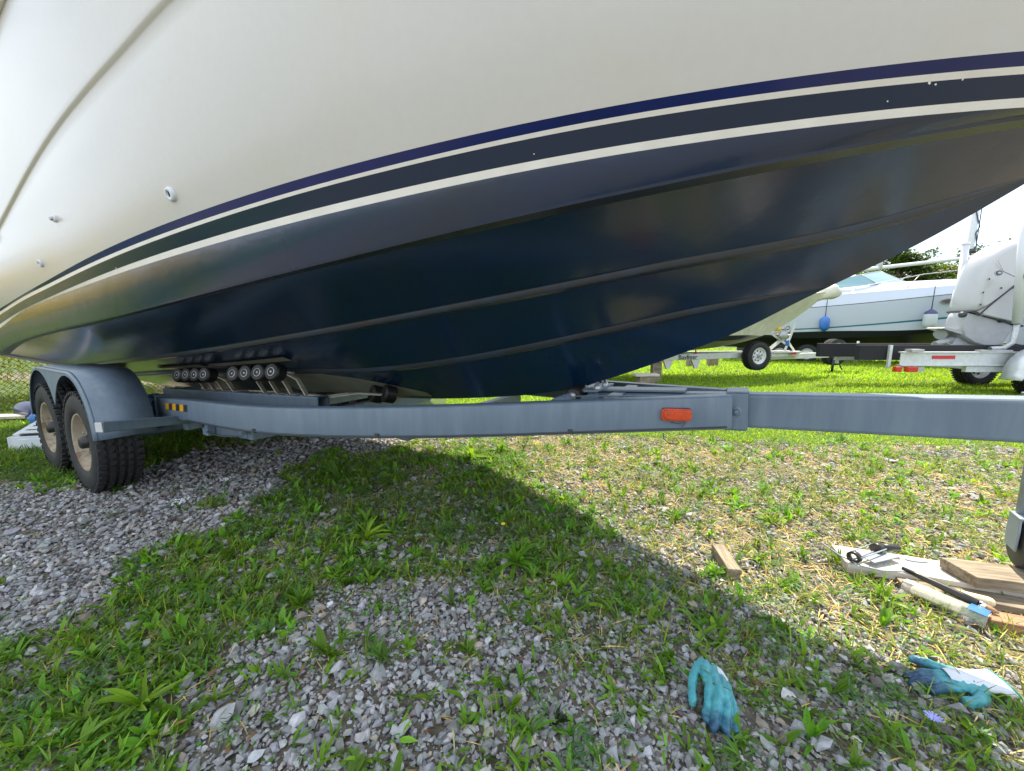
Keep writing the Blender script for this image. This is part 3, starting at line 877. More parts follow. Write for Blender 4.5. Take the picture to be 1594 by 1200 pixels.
# fender bracket bar with its bright end cap
for s in (1, -1):
    mb = MB(); mb.sweep(rrect(.045, .062, .006, 2), [(-3.42, -.78 * s, .485), (-3.12, -1.30 * s, .575)]); mb.build('fender_bar', M['steel_paint'], trailer)
    mb = MB(); mb.box((-3.118, -1.304 * s, .576), (.040, .006, .056), (.86, .5 * s, 0)); mb.build('end_cap', M['alu'], trailer, .002)
    mb = MB(); mb.box((-3.36, -1.06 * s, .50), (.10, .25, .008)); mb.build('fender_bracket', M['steel_paint'], trailer)
# U-bolts round the beam behind the fender bar
for s in (1, -1):
    for u in (-3.74, -3.84, -3.99):
        z = zt(u); c0 = float(leg_v(u)) * s
        mb = MB(); mb.tube([(u, c0 - .046 * s, z - .17), (u, c0 - .046 * s, z + .002), (u, c0 - .042 * s, z + .008), (u, c0 + .042 * s, z + .008), (u, c0 + .046 * s, z), (u, c0 + .046 * s, z - .17)], .008, 8)
        mb.build('u_bolt', M['steel_paint'], trailer)
# blue rag tied by the fender
rag = MB()
for k in range(7): rag.tube([(-3.70 + random.uniform(-.04, .04), -.905 + random.uniform(-.02, .02), .60 + random.uniform(-.04, .04)) for _ in range(3)], [.012, .02, .008], 6)
tag(rag.build('cloth_rag', M['blue_rag']), 'crumpled blue rag tied to the trailer beam beside the front fender', 'rag')
o = bpy.data.objects['cloth_rag']; o.location = ORIGIN; o.rotation_euler = (0, 0, AX)
# hazard sticker
for k in range(6):
    u0 = -3.57 + k * .068; sl = .012; ya = float(leg_v(u0)) - .0395; yb = float(leg_v(u0 + .068)) - .0395
    zz = zt(u0) - .055
    mb = MB(); mb.add([(u0, ya, zz - .024), (u0 + .068, yb, zz - .024 + .0037), (u0 + .068 + sl, yb - .0006, zz + .024 + .0037), (u0 + sl, ya - .0006, zz + .024)], [(0, 1, 2, 3)])
    mb.build('hazard_stripe', M['tape_yellow'] if k % 2 == 0 else M['tape_black'], trailer)
# equaliser / actuator box hanging below the beam
mb = MB(); mb.box((-2.78, -.78, zt(-2.8) - .195), (.42, .06, .075), (1, 0, .06)); mb.box((-2.98, -.835, zt(-3) - .18), (.07, .05, .10)); mb.box((-2.55, -.835, zt(-2.5) - .17), (.04, .03, .06))
bx = mb.build('actuator_box', M['steel_paint'], trailer, .006)
mb = MB(); mb.tube([(-2.99, -.862, zt(-3) - .16), (-2.99, -.875, zt(-3) - .16)], .014, 10); mb.tube([(-2.95, -.86, zt(-3) - .20), (-2.80, -.85, zt(-3) - .21), (-2.6, -.84, zt(-3) - .19)], .005, 6); mb.build('cable', M['dark_steel'], bx)
# amber side marker
ml_u = -.215
ml = Vector((ml_u, float(leg_v(ml_u)) - .041, zt(ml_u) - .072)); mdir = Vector((.585, .215, .03)).normalized()
mn = Vector((mdir.y, -mdir.x, 0)).normalized()
mb = MB(); mb.sweep(rrect(.126, .056, .012, 3), [ml - mn * .002, ml + mn * .006], up=(0, 0, 1)); base = mb.build('side_marker_light', M['dark_steel'], trailer)
mb = MB(); mb.sweep(rrect(.122, .052, .014, 3), [ml + mn * .006, ml + mn * .020]); mb.sweep(rrect(.106, .040, .014, 3), [ml + mn * .020, ml + mn * .026])
mb.sweep([(math.cos(a) * .018 + .033, math.sin(a) * .018) for a in np.linspace(0, 2 * PI, 17)[:-1]], [ml + mn * .026, ml + mn * .030]); mb.build('amber_lens', M['amber'], base, .003)
mb = MB()
mb.tube([ml + mdir * -.045 + Vector((0, 0, -.085)) + mn * -.0, ml + mdir * -.042 + Vector((0, 0, -.11)), ml + mdir * -.02 + Vector((0, 0, -.128)) + mn * .01, ml + mdir * .01 + Vector((0, 0, -.128)) + mn * .02, ml + mdir * .015 + Vector((0, 0, -.118)) + mn * .02], .0022, 6)
mb.tube([ml + mdir * -.02 + Vector((0, 0, -.032)) + mn * .01, ml + mdir * .01 + Vector((0, 0, -.040)) + mn * .012, ml + mdir * .04 + Vector((0, 0, -.034)) + mn * .012, ml + mdir * .03 + Vector((0, 0, -.055)) + mn * .006], .0014, 5)
mb.build('marker_wire', M['dark_steel'], trailer)
mb = MB(); mb.tube([(u, -v - .036 if False else v - .041, zt(u) - .137) for u, v in bend[2:]], .0045, 6); mb.build('wiring_loom', M['dark_steel'], trailer)
for u in (-2.25, -1.45, -.62):
    mb = MB(); mb.box((u, float(leg_v(u)) - .040, zt(u) - .134), (.022, .012, .022)); mb.build('loom_clip', M['dark_steel'], trailer)
mb = MB(); mb.tube([(-.66, -.26, zt(-.66) + .001), (-.30, -.19, zt(-.3) + .001)], .004, 5); mb.tube([(-.03, -.093, zt(0) - .002), (-.03, -.093, zt(0) - .148)], .0035, 5); mb.build('weld_bead', M['steel_paint'], trailer)
# tongue jack with its steel wheel, swung off the tongue
jack = MB()
jx, jy = 1.125, .485
jack.tube([(jx, jy, .30), (jx - .01, jy, .93)], .028, 16); jack.tube([(jx, jy, .26), (jx - .005, jy, .62)], .022, 14)
jp = jack.build('jack_post', M['bluegrey_metal'], trailer)
mb = MB(); mb.box((jx - .02, jy / 2 + .02, .86), (.12, jy - .04, .012)); mb.box((jx - .02, .06, .84), (.14, .012, .14)); mb.build('jack_bracket', M['steel_paint'], jp, .003)
mb = MB()
mb.tube([(jx - .01, jy, .93), (jx - .01, jy + .03, .95), (jx + .12, jy + .03, .95)], .009, 8); mb.build('crank_handle', M['galv'], jp)
wc = Vector((jx + .03, jy - .03, .207)); wax = Vector((.94, -.10, 0)).normalized()
mb = MB(); mb.lathe([(-.055, .0), (-.055, .088), (-.049, .095), (.049, .095), (.055, .088), (.055, 0)], wc, wax, 36); jw = mb.build('jack_wheel', M['dark_steel'], jp)
side = wax.cross(Vector((0, 0, 1)))
mb = MB()
for sg in (-1, 1):
    c = wc + wax * .068 * sg
    mb.prism([(-.05, -.02), (.05, -.02), (.055, .06), (.05, .125), (-.05, .125), (-.055, .06)], c, side, (0, 0, 1), .008)
mb.box(wc + Vector((0, 0, .125)), (.145, .10, .010), wax)
mb.build('wheel_fork', M['bluegrey_metal'], jp, .003)

# ------------------------------------------------------------------ things lying on the ground
def plank(name, a, b, width, thick, z0, material, label, cat='plank', tip=0.0, tilt=0.0):
    """board from a to b (world xy of the centre line), underside at z0"""
    a, b = Vector((*a, 0)), Vector((*b, 0)); L = (b - a).length
    o_ = thing_at = None
    mb = MB(); n = 10; vs, fs = [], []
    for i in range(n + 1):
        x = L * i / n; j = random.uniform(-.002, .002)
        w = width / 2; cut = tip if i == 0 else 0
        vs += [(x + cut, -w + j, 0), (x, w + j, 0), (x, w + j, thick), (x + cut, -w + j, thick + random.uniform(-.001, .001))]
    for i in range(n):
        for k in range(4):
            k2 = (k + 1) % 4
            fs.append((i * 4 + k, i * 4 + k2, (i + 1) * 4 + k2, (i + 1) * 4 + k))
    fs += [(0, 1, 2, 3), (n * 4 + 3, n * 4 + 2, n * 4 + 1, n * 4)]
    mb.add(vs, fs)
    o = mb.build(name, material, None, .0035)
    o.location = (a.x, a.y, z0); o.rotation_euler = (0, tilt, math.atan2(b.y - a.y, b.x - a.x))
    return tag(o, label, cat)
plank('plank', (1.575, 1.725), (2.50, 1.40), .175, .042, .016, M['wood_pale'], 'long pale plank with the caulking gun lying on its pointed end')
plank('plank', (1.915, 1.545), (2.75, 1.33), .145, .048, .062, M['wood'], 'thick weathered plank on top of the pale one under the jack wheel', tip=.03)
plank('plank', (1.70, 1.555), (2.55, 1.215), .09, .030, .006, M['wood'], 'thin brown plank half hidden under the pale one behind the roller sleeves')
plank('plank', (1.815, 1.345), (2.5, 1.10), .075, .040, .004, M['wood_red'], 'reddish brown board lying nearest the gloves at the front of the stack')
b = MB(); b.box((0, 0, .035), (.19, .058, .062)); o = b.build('wood_block', M['wood'], None, .003)
o.location = (1.015, 1.70, -.002); o.rotation_euler = (0, R(-4), R(83)); tag(o, 'short tan wood block alone in the grass at the shadow edge', 'wood block')

# caulking gun with two rods (lies on the pale plank)
gun = thing('caulking_gun', (1.57, 1.64, .075), 0, 'empty blue grey skeleton caulking gun lying on the pale plank', 'caulking gun')
a = Vector((0, 0, .018)); e = Vector((.185, .075, .022)); dd = (e - a).normalized(); sd = Vector((-dd.y, dd.x, 0))
mb = MB(); mb.lathe([(-.012, .017), (-.012, .026), (.012, .026), (.012, .017)], a, dd, 20, closed=True); mb.build('nose_ring', M['black_plastic'], gun)
mb = MB()
for sg in (-1, 1): mb.tube([a + sd * .024 * sg + Vector((0, 0, .008)), e + sd * .026 * sg + Vector((0, 0, .004))], .0032, 6)
mb.build('cradle_rod', M['bluegrey_metal'], gun)
mb = MB(); mb.tube([a + Vector((0, 0, -.01)), e + Vector((.0, 0, -.012))], .004, 6); mb.box((a + e) / 2 + Vector((.05, -.02, -.014)), (.16, .045, .004), dd + Vector((.1, -.1, 0))); mb.build('cradle_plate', M['bluegrey_metal'], gun)
mb = MB(); mb.tube([e - dd * .035, e + dd * .0], [.024, .024], 16); mb.tube([e, e + Vector((.085, -.005, -.0))], [.017, .015], 14); mb.build('gun_handle', M['black_plastic'], gun)
mb = MB(); mb.tube([(-.012, .17, -.01), (-.02, .05, -.005), (.0, -.04, 0), (.06, -.075, 0), (.14, -.08, .0), (.20, -.115, -.005)], .0034, 7); mb.build('plunger_rod', M['bluegrey_metal'], gun)
mb = MB(); mb.prism([(math.cos(t) * .045, math.sin(t) * .014) for t in np.linspace(0, 2 * PI, 15)[:-1]], (1.885, 1.665, .061), (.97, -.2, 0), (.2, .97, 0), .004)
tag(mb.build('metal_disc', M['bluegrey_metal']), 'thin grey oval metal plate on the pale plank beside the weathered one', 'plate')

# long handled tool with ferrule
tl = thing('scraper', (1.75, 1.52, .085), 0, 'black handled tool with silver ferrule leaning across the plank edge', 'hand tool')
p0, p1, p2 = Vector((-.03, .05, .0)), Vector((.075, -.145, -.022)), Vector((.11, -.185, -.032))
mb = MB(); mb.tube([p0, p0.lerp(p1, .25), p0.lerp(p1, .8), p1], [.008, .012, .016, .014], 14); mb.build('handle', M['black_plastic'], tl)
mb = MB(); mb.tube([p1, p1.lerp(p2, .35)], [.015, .015], 14); mb.build('ferrule', M['chrome'], tl)
mb = MB(); mb.tube([p1.lerp(p2, .35), p1.lerp(p2, .7), p2], [.012, .010, .004], 10); mb.build('tip', M['wood_red'], tl)

def sleeve(name, a, b, r, label):
    mb = MB(); a, b = Vector(a), Vector(b); d = (b - a).normalized()
    mb.tube([a, a + d * .006, a + d * .016, b - d * .016, b - d * .006, b], [r * .5, r * .82, r, r, r * .82, r * .5], 18)
    return tag(mb.build(name, M['foam_beige']), label, 'roller sleeve')
sleeve('roller_sleeve', (1.695, 1.50, .035), (1.765, 1.375, .035), .021, 'beige foam roller sleeve inside the clear plastic sleeve bag')
sleeve('roller_sleeve', (1.80, 1.475, .045), (1.925, 1.40, .045), .019, 'loose beige foam roller sleeve beside the brown plank edge')
mb = MB()
a, b = Vector((1.69, 1.525, .036)), Vector((1.80, 1.315, .036)); 
mb.sweep([(-.033, -.002), (-.020, .024), (.020, .025), (.034, .0), (.020, -.024), (-.020, -.024)], [a.lerp(b, t) for t in (0, .2, .4, .6, .8, 1)], caps=False)
mb.build('plastic_bag', M['film']); tag(bpy.data.objects['plastic_bag'], 'clear plastic bag around a foam roller sleeve by the planks', 'plastic bag')
mb = MB(); c = a.lerp(b, .88); mb.box(c + Vector((0, 0, .027)), (.05, .058, .002), (b - a)); mb.build('printed_card', M['buoy_blue'], bpy.data.objects['plastic_bag'])

# gloves: fused tapered capsules, voxel-remeshed to one continuous skin
def glove(name, loc, rz, chains, label, cuff_chain=None, edge=None, tilt=(0, 0)):
    mb = MB()
    for pts in chains:
        for (p, r) in pts[:1] + pts[-1:]:
            D = Vector((1, 0, 0))
            mb.lathe([(-r, 0.0001), (-r * .7, r * .714), (0, r), (r * .7, r * .714), (r, .0001)], p, D, 12)
        ps, rs = [Vector(p) for p, _ in pts], [r for _, r in pts]
        for i in range(len(ps) - 1):
            for t in (0, .5):
                c = ps[i].lerp(ps[i + 1], t); r = rs[i] * (1 - t) + rs[i + 1] * t
                mb.lathe([(-r, 0.0001), (-r * .7, r * .714), (0, r), (r * .7, r * .714), (r, .0001)], c, (1, 0, 0), 12)
            mb.tube([ps[i], ps[i + 1]], [rs[i], rs[i + 1]], 12)
    o = mb.build(name, M['glove'])
    for p in o.data.polygons: p.use_smooth = True
    rm = o.modifiers.new('remesh', 'REMESH'); rm.mode = 'VOXEL'; rm.voxel_size = .0022; rm.use_smooth_shade = True
    sm = o.modifiers.new('smooth', 'SMOOTH'); sm.iterations = 5; sm.factor = .6
    dt = bpy.data.textures.new('creases_' + name, 'CLOUDS'); dt.noise_scale = .022
    dp = o.modifiers.new('creases', 'DISPLACE'); dp.texture = dt; dp.strength = .009; dp.mid_level = .5
    o.location = loc; o.rotation_euler = (tilt[0], tilt[1], rz)
    return tag(o, label, 'glove', 'rubber work gloves on the gravel')
# left glove: wrist up and away, fingers towards the camera (local x runs wrist -> fingertips)
g1 = glove('work_glove', (.632, 1.105, .022), R(-104), [
    [((0.0, -.010, .034), .015), ((.04, -.016, .036), .016), ((.085, -.014, .032), .014), ((.115, -.024, .024), .012), ((.150, -.036, .014), .0115), ((.172, -.042, .008), .0105)],
    [((0.0, .016, .022), .014), ((.04, .006, .036), .015), ((.09, .008, .034), .013), ((.125, -.002, .030), .0135), ((.165, -.018, .016), .0135), ((.192, -.026, .008), .013)],
    [((.01, .036, .010), .012), ((.05, .030, .026), .014), ((.10, .026, .026), .013), ((.14, .020, .022), .0125), ((.180, .006, .012), .0125), ((.205, .004, .006), .010)],
    [((.0, -.02, .036), .013), ((.03, -.042, .030), .013), ((.065, -.058, .020), .0135), ((.105, -.066, .012), .0125), ((.130, -.068, .008), .0115)],
    [((.03, .048, .006), .010), ((.08, .044, .014), .012), ((.115, .046, .014), .010), ((.150, .040, .010), .0105), ((.180, .030, .006), .010)]],
    'crumpled teal rubber glove with fingers down on shaded gravel')
mb = MB(); mb.tube([(-.010, .012, .022), (.008, .030, .020), (.03, .048, .010)], [.010, .013, .009], 10); cf = mb.build('cuff', M['cuff'], g1)
# right glove: knit cuff to the right, fingers left, thumb towards the camera
ang = math.atan2(1.075 - 1.045, 1.265 - 1.50)
g2 = glove('work_glove', (1.50, 1.058, .016), ang, [
    [((.07, -.014, .020), .018), ((.10, -.024, .022), .017), ((.13, -.036, .026), .015), ((.155, -.048, .028), .014), ((.175, -.060, .022), .0135)],
    [((.07, .0, .020), .020), ((.11, -.004, .024), .017), ((.15, -.008, .024), .013), ((.19, -.010, .022), .012), ((.235, -.006, .012), .012)],
    [((.07, .012, .020), .020), ((.11, .014, .022), .017), ((.15, .012, .020), .013), ((.195, .014, .016), .012), ((.24, .018, .008), .012)],
    [((.07, .022, .016), .018), ((.11, .028, .018), .015), ((.15, .032, .016), .013), ((.19, .038, .012), .012), ((.205, .042, .008), .011)],
    [((.05, .018, .016), .018), ((.075, .048, .014), .017), ((.105, .066, .010), .015), ((.135, .072, .008), .014)]],
    'teal rubber glove with white knit cuff at the sunlit edge')
mb = MB()
n = 10; vs, fs = [], []
prof = [(-.025, .050, .024), (-.01, .047, .022), (.02, .040, .021), (.05, .036, .024), (.085, .033, .033), (.110, .028, .036), (.128, .022, .034)]
for x, hy, hz in prof:
    for k in range(16):
        a = 2 * PI * k / 16; vs.append((x + .012 * math.sin(a), hy * math.cos(a), .020 + hz * math.sin(a) * (.8 if math.sin(a) > 0 else .7)))
for i in range(len(prof) - 1):
    for k in range(16): fs.append((i * 16 + k, i * 16 + (k + 1) % 16, (i + 1) * 16 + (k + 1) % 16, (i + 1) * 16 + k))
mb.add(vs, fs, True); cf = mb.build('cuff', M['cuff'], g2)
mb = MB(); mb.tube([(-.025 + .012 * math.sin(2 * PI * k / 16), .050 * math.cos(2 * PI * k / 16), .020 + .024 * math.sin(2 * PI * k / 16) * (.8 if math.sin(2 * PI * k / 16) > 0 else .7)) for k in range(17)], .0026, 6)
mb.build('cuff_binding', M['cuff_edge'], g2)

# chicory flower
ch = thing('chicory_plant', (1.17, .935, 0), 0, 'single lilac blue chicory flower in front of the right glove', 'flower')
mb = MB(); mb.tube([(0, 0, 0), (.005, .0, .03), (0, -.005, .055)], .002, 6)
st = mb.build('stem', mat('flower_stem', (.06, .13, .03), .7), ch)
for k in range(14):
    a = 2 * PI * k / 14 + random.uniform(-.1, .1); L = random.uniform(.016, .023)
    d = Vector((math.cos(a), math.sin(a), .28)); s = Vector((-math.sin(a), math.cos(a), 0)); o0 = Vector((0, -.005, .056))
    mb = MB(); mb.add([o0 + s * .001, o0 - s * .001, o0 + d * L * .6 - s * .0019, o0 + d * L - s * .0021, o0 + d * L * 1.03, o0 + d * L + s * .0021, o0 + d * L * .6 + s * .0019], [(0, 1, 2, 3, 4, 5, 6)])
    mb.build('petal', M['flower'], ch)
# yellow dandelion-like flower in the shaded weeds and white yarrow heads on the gravel
for (x, y, lb) in ((-.05, 1.93, 'small yellow flower among the shaded weeds'),):
    t = thing('yellow_flower_plant', (x, y, 0), 0, lb, 'flower')
    mb = MB(); mb.tube([(0, 0, 0), (.003, 0, .10)], .0018, 5); mb.build('stem', bpy.data.materials['flower_stem'], t)
    mb = MB(); mb.lathe([(0, 0), (.0, .010), (.006, .012), (.008, 0)], (.003, 0, .10), (0, 0, 1), 10); mb.build('flower_head', M['yellow_flower'], t)
for (x, y, lb) in ((-2.10, 2.30, 'white yarrow flower head on bare gravel left of the weeds'), (-2.06, 2.66, 'fainter white yarrow head farther back on the gravel')):
    t = thing('yarrow_plant', (x, y, 0), 0, lb, 'flower')
    mb = MB()
    for k in range(16):
        px, py = random.gauss(0, .022), random.gauss(0, .022)
        mb.tube([(0, 0, 0), (px, py, .06)], .0012, 4)
    mb.build('stem', bpy.data.materials['flower_stem'], t)
    mb = MB()
    for k in range(26):
        px, py = random.gauss(0, .024), random.gauss(0, .024)
        mb.lathe([(0, .006), (.003, .004), (.004, 0)], (px, py, .06 + random.uniform(0, .008)), (0, 0, 1), 6)
    mb.build('flower_head', M['pvc'], t)

# ------------------------------------------------------------------ left background: crate, buoys, fence, bushes
cr = thing('slatted_crate', (-4.66, 3.46, 0), R(14), 'white plastic louvred crate on the grass behind the trailer wheels', 'crate')
mb = MB()
mb.box((.32, .01, .075), (.64, .02, .14)); mb.box((.0, .24, .075), (.02, .48, .14)); mb.box((.64, .24, .075), (.02, .48, .14)); mb.box((.32, .48, .075), (.64, .02, .14))
mb.box((.045, .26, .225), (.05, .50, .028), (1, 0, 0), (0, -.30, 1)); mb.box((.595, .26, .225), (.05, .50, .028), (1, 0, 0), (0, -.30, 1)); mb.box((.32, .485, .16), (.60, .02, .26)); mb.box((.32, -.003, .075), (.50, .008, .09))
mb.build('crate_frame', M['white_plastic'], cr, .006)
mb = MB(); mb.box((.32, .24, .09), (.58, .42, .01)); mb.build('crate_gap_shade', M['dark_steel'], cr)  # dark sheet inside the crate paints the shade between the slats
for k in range(6):
    m2 = MB(); m2.box((.32, .06 + k * .075, .175 + k * .022), (.52, .052, .010), (1, 0, 0), (0, -.25, 1)); m2.build('slat', M['white_plastic'], cr, .003)
def buoy(loc, rz, r, L, material, label, upright=False, cap=None, rope=0):
    t = thing('boat_fender', loc, rz, label, 'boat fender', 'inflatable boat fenders')
    ax = (0, 0, 1) if upright else (1, 0, 0)
    mb = MB(); h = L / 2
    pr = [(-h - .05, .02), (-h - .03, r * .3), (-h, r * .62), (-h + r * .35, r * .9), (-h + r * .8, r), (h - r * .8, r), (h - r * .35, r * .9), (h, r * .62), (h + .03, r * .3), (h + .05, .02)]
    mb.lathe(pr, (0, 0, 0), ax, 24); mb.build('buoy_body', material, t)
    if cap:
        mb = MB(); mb.lathe([(h - r * .5, r * .97), (h - r * .3, r * .93), (h + .005, r * .66), (h + .04, r * .35), (h + .07, .02)], (0, 0, 0), ax, 24); mb.build('end_cap', cap, t)
    if rope:
        mb = MB(); mb.tube([(0, 0, h + .03), (0.01, 0, h + rope)], .012, 6); mb.build('rope', M['rope'], t)
    return t
buoy((-6.12, 4.83, .11), R(-24), .105, .62, M['buoy_navy'], 'navy cylindrical boat fender lying in the grass by the fence')
buoy((-5.50, 4.50, .09), R(8), .095, .36, M['buoy_blue'], 'bright blue boat fender lying against the navy one')
plank('plank', (-7.4, 4.55), (-6.0, 4.72), .16, .035, .05, M['wood_pale'], 'pale board lying in the grass left of the navy fender')

fence = thing('chain_link_fence', (-6.75, 5.35, 0), R(60), 'grey chain link fence with goldenrod growing through behind the crate', 'fence')
mb = MB(); x0, x1, hh, sp = -6.0, 6.5, 1.75, .066
def bar3(a, b, r):
    mb.tube([a, b], r, 3, caps=False, smooth=False)
k = x0 - hh
while k < x1:
    a, b = max(k, x0), min(k + hh, x1)
    if b > a:
        bar3((a, .002, a - k + .03), (b, .002, b - k + .03), .0030); bar3((a, -.002, hh - (a - k) + .03), (b, -.002, hh - (b - k) + .03), .0030)
    k += sp
tag(mb.build('wire_mesh', M['wire'], fence), kind='stuff')
for k in range(6):
    mb = MB(); mb.tube([(-6 + k * 2.5, .03, 0), (-6 + k * 2.5, .03, 1.85)], .03, 12); mb.build('fence_post', M['galv'], fence)
mb = MB(); mb.tube([(-6, .03, 1.80), (6.5, .03, 1.80)], .02, 8); mb.build('top_rail', M['galv'], fence)

# leaf template shared by all foliage
def leaf_template(arch, wmax, rows=4, fold=.18):
    V, shade = [], []
    for i in range(rows + 1):
        t = i / rows
        w = wmax * (math.sin(PI * min(t * .92 + .04, 1)) ** .75) * (1 if i < rows else .1)
        z = arch[0] * t - arch[1] * t * t
        V += [(t, -w, z + fold * w), (t, 0, z), (t, w, z + fold * w)]
        shade += [1.0, .86, 1.0]
    F = []
    for i in range(rows):
        a = i * 3
        F += [(a, a + 1, a + 4, a + 3), (a + 1, a + 2, a + 5, a + 4)]
    return np.array(V), np.array(F), np.array(shade)
LEAVES = [leaf_template((.15, .45), .085), leaf_template((.35, .55), .11), leaf_template((.1, .2), .065), leaf_template((.4, .8), .09), leaf_template((.05, .15), .15)]
SMALL = [leaf_template((.05, .25), .30, 2, .1), leaf_template((.1, .1), .38, 2, .15)]
BLADES = [leaf_template((.0, .35), .035, 3, .0), leaf_template((.1, .75), .03, 3, .0), leaf_template((.0, .1), .03, 2, .0)]
def to_two_col(tpl):
    V, F, S = tpl; n = len(V) // 3
    V2 = V.reshape(n, 3, 3)[:, [0, 2]].reshape(-1, 3); F2 = np.array([(2 * i, 2 * i + 1, 2 * i + 3, 2 * i + 2) for i in range(n - 1)])
    return V2, F2, np.ones(len(V2))
BLADES = [to_two_col(b) for b in BLADES]
SMALL = [to_two_col(b) for b in SMALL]

def leaves_at(pos, up_lo, up_hi, ln, wd, col, templates, seed=0):
    """pos (n,3); ln, wd arrays; leaf lifted by up degrees"""
    n = len(pos); yaw = rng.uniform(0, 2 * PI, n); up = np.radians(rng.uniform(up_lo, up_hi, n)); roll = rng.normal(0, .35, n)
    rot = rot_zyx(yaw, -up, roll); scl = np.stack([ln, wd, ln], axis=1)
    which = rng.integers(0, len(templates), n); parts = []
    for k, (tv, tf, sh) in enumerate(templates):
        s = which == k
        if s.any(): parts.append(instance(tv, tf, pos[s], rot[s], scl[s], col[s], sh))
    return parts
def colours(n, base, var=.25, hue=.12):
    c = np.array(base)[None] * (1 + rng.normal(0, var, (n, 1)))
    c = c * (1 + rng.normal(0, hue, (n, 3)) * np.array([1, .4, .6])[None])
    return np.clip(c, .004, .9)

# goldenrod thicket behind the fence
n = 46000
s_, d_ = rng.uniform(-7, 7.5, n), rng.uniform(.12, 2.2, n) ** 1.0
hh_ = 1.35 + .5 * vnoise(s_, d_, 1.3, 3)
fx, fy = math.cos(R(60)), math.sin(R(60))
zz = rng.uniform(0, 1, n) ** .8 * hh_ 
pos = np.stack([-6.75 + s_ * fx - d_ * fy, 5.35 + s_ * fy + d_ * fx, zz], 1)
lt = np.clip(zz / hh_, 0, 1)
col = colours(n, (.20, .26, .035), .3)
parts = leaves_at(pos, -20, 70, rng.uniform(.05, .12, n), rng.uniform(.05, .12, n), col, LEAVES[:3])
nf = 4200
s_, d_ = rng.uniform(-7, 7.5, nf), rng.uniform(.1, 1.8, nf)
zz = (1.35 + .5 * vnoise(s_, d_, 1.3, 3)) * rng.uniform(.68, 1.05, nf)
cpos = np.stack([-6.75 + s_ * fx - d_ * fy, 5.35 + s_ * fy + d_ * fx, zz], 1)
cpos = np.repeat(cpos, 8, axis=0) + rng.normal(0, .022, (nf * 8, 3))
parts += leaves_at(cpos, -30, 80, rng.uniform(.02, .035, nf * 8), rng.uniform(.04, .06, nf * 8), colours(nf * 8, (.80, .58, .03), .15, .05), SMALL)
V, F, C = merge_parts(parts)
np_object('shrubbery', V, F, M['tree_leaf'], C, 'stuff', 'yellow flowering goldenrod thicket behind the chain link fence')

# trees and far hedge
def tree(name, x, y, h, rad, label, seed, base=(.055, .095, .02)):
    random.seed(seed)
    t = thing(name, (x, y, 0), 0, label, 'tree', 'trees behind the parked boats')
    mb = MB(); mb.tube([(0, 0, 0), (.1, .05, h * .3), (.0, .1, h * .6), (.15, 0, h * .85)], [.035 * h, .026 * h, .016 * h, .006 * h], 10)
    limbs = []
    for k in range(11):
        a = random.uniform(0, 2 * PI); z0 = h * random.uniform(.28, .72); L = rad * random.uniform(.6, 1.0)
        e = Vector((math.cos(a) * L, math.sin(a) * L, z0 + h * random.uniform(.1, .25)))
        mb.tube([(0.05, .05, z0), (e.x * .5, e.y * .5, z0 + (e.z - z0) * .65), tuple(e)], [.010 * h, .006 * h, .002 * h], 6)
        limbs.append(e)
    mb.build('trunk', M['bark'], t)
    cl = []
    for e in limbs + [Vector((0, 0, h * .9)), Vector((.3, .2, h * .8))]:
        for j in range(9):
            cl.append((e.x * random.uniform(.35, 1.1) + random.gauss(0, rad * .16), e.y * random.uniform(.35, 1.1) + random.gauss(0, rad * .16), e.z + random.gauss(0, h * .06)))
    cl = np.array(cl); n = 9000
    idx = rng.integers(0, len(cl), n); u = rng.normal(0, 1, (n, 3)); u /= np.linalg.norm(u, axis=1)[:, None]
    pos = cl[idx] + u * (rng.uniform(.2, 1, n) ** .5 * rad * .17)[:, None] * np.array([1.2, 1.2, .75])
    cc = (1 + rng.normal(0, .28, len(cl)))[idx]
    parts = leaves_at(pos, -40, 60, rng.uniform(.13, .26, n) * rad / 3, rng.uniform(.10, .2, n) * rad / 3 * 1.6, colours(n, base, .2) * cc[:, None].clip(.5, 1.7), SMALL)
    V, F, C = merge_parts(parts)
    o = np_object('crown', V, F, M['tree_leaf'], C); o.parent = t
    return t
tree('tree', 33.0, 34, 8.4, 3.4, 'leafy tree left of the mast, its loose crown showing above the windshield', 1)
tree('tree', 38.5, 36, 7.4, 3.2, 'lower green tree just left of the white mast foot', 2, (.07, .11, .02))
tree('tree', 43.0, 35, 8.6, 3.3, 'green tree between the white mast and the tilted outboard motor', 3)
tree('tree', 28.0, 37, 6.0, 3.0, 'dark tree mostly hidden behind the navy bow', 4)
n = 26000
xx = rng.uniform(-70, 110, n); yy = 48 + rng.uniform(-3, 3, n); hz = 2.6 + 2.4 * vnoise(xx, yy * 0, .25, 5)
zz = rng.uniform(0, 1, n) ** .7 * hz
V, F, C = merge_parts(leaves_at(np.stack([xx, yy, zz], 1), -40, 60, rng.uniform(.35, .7, n), rng.uniform(.5, .9, n), colours(n, (.045, .085, .02), .3), SMALL))
np_object('hedge', V, F, M['tree_leaf'], C, 'stuff', 'far green hedge line closing the boat yard')

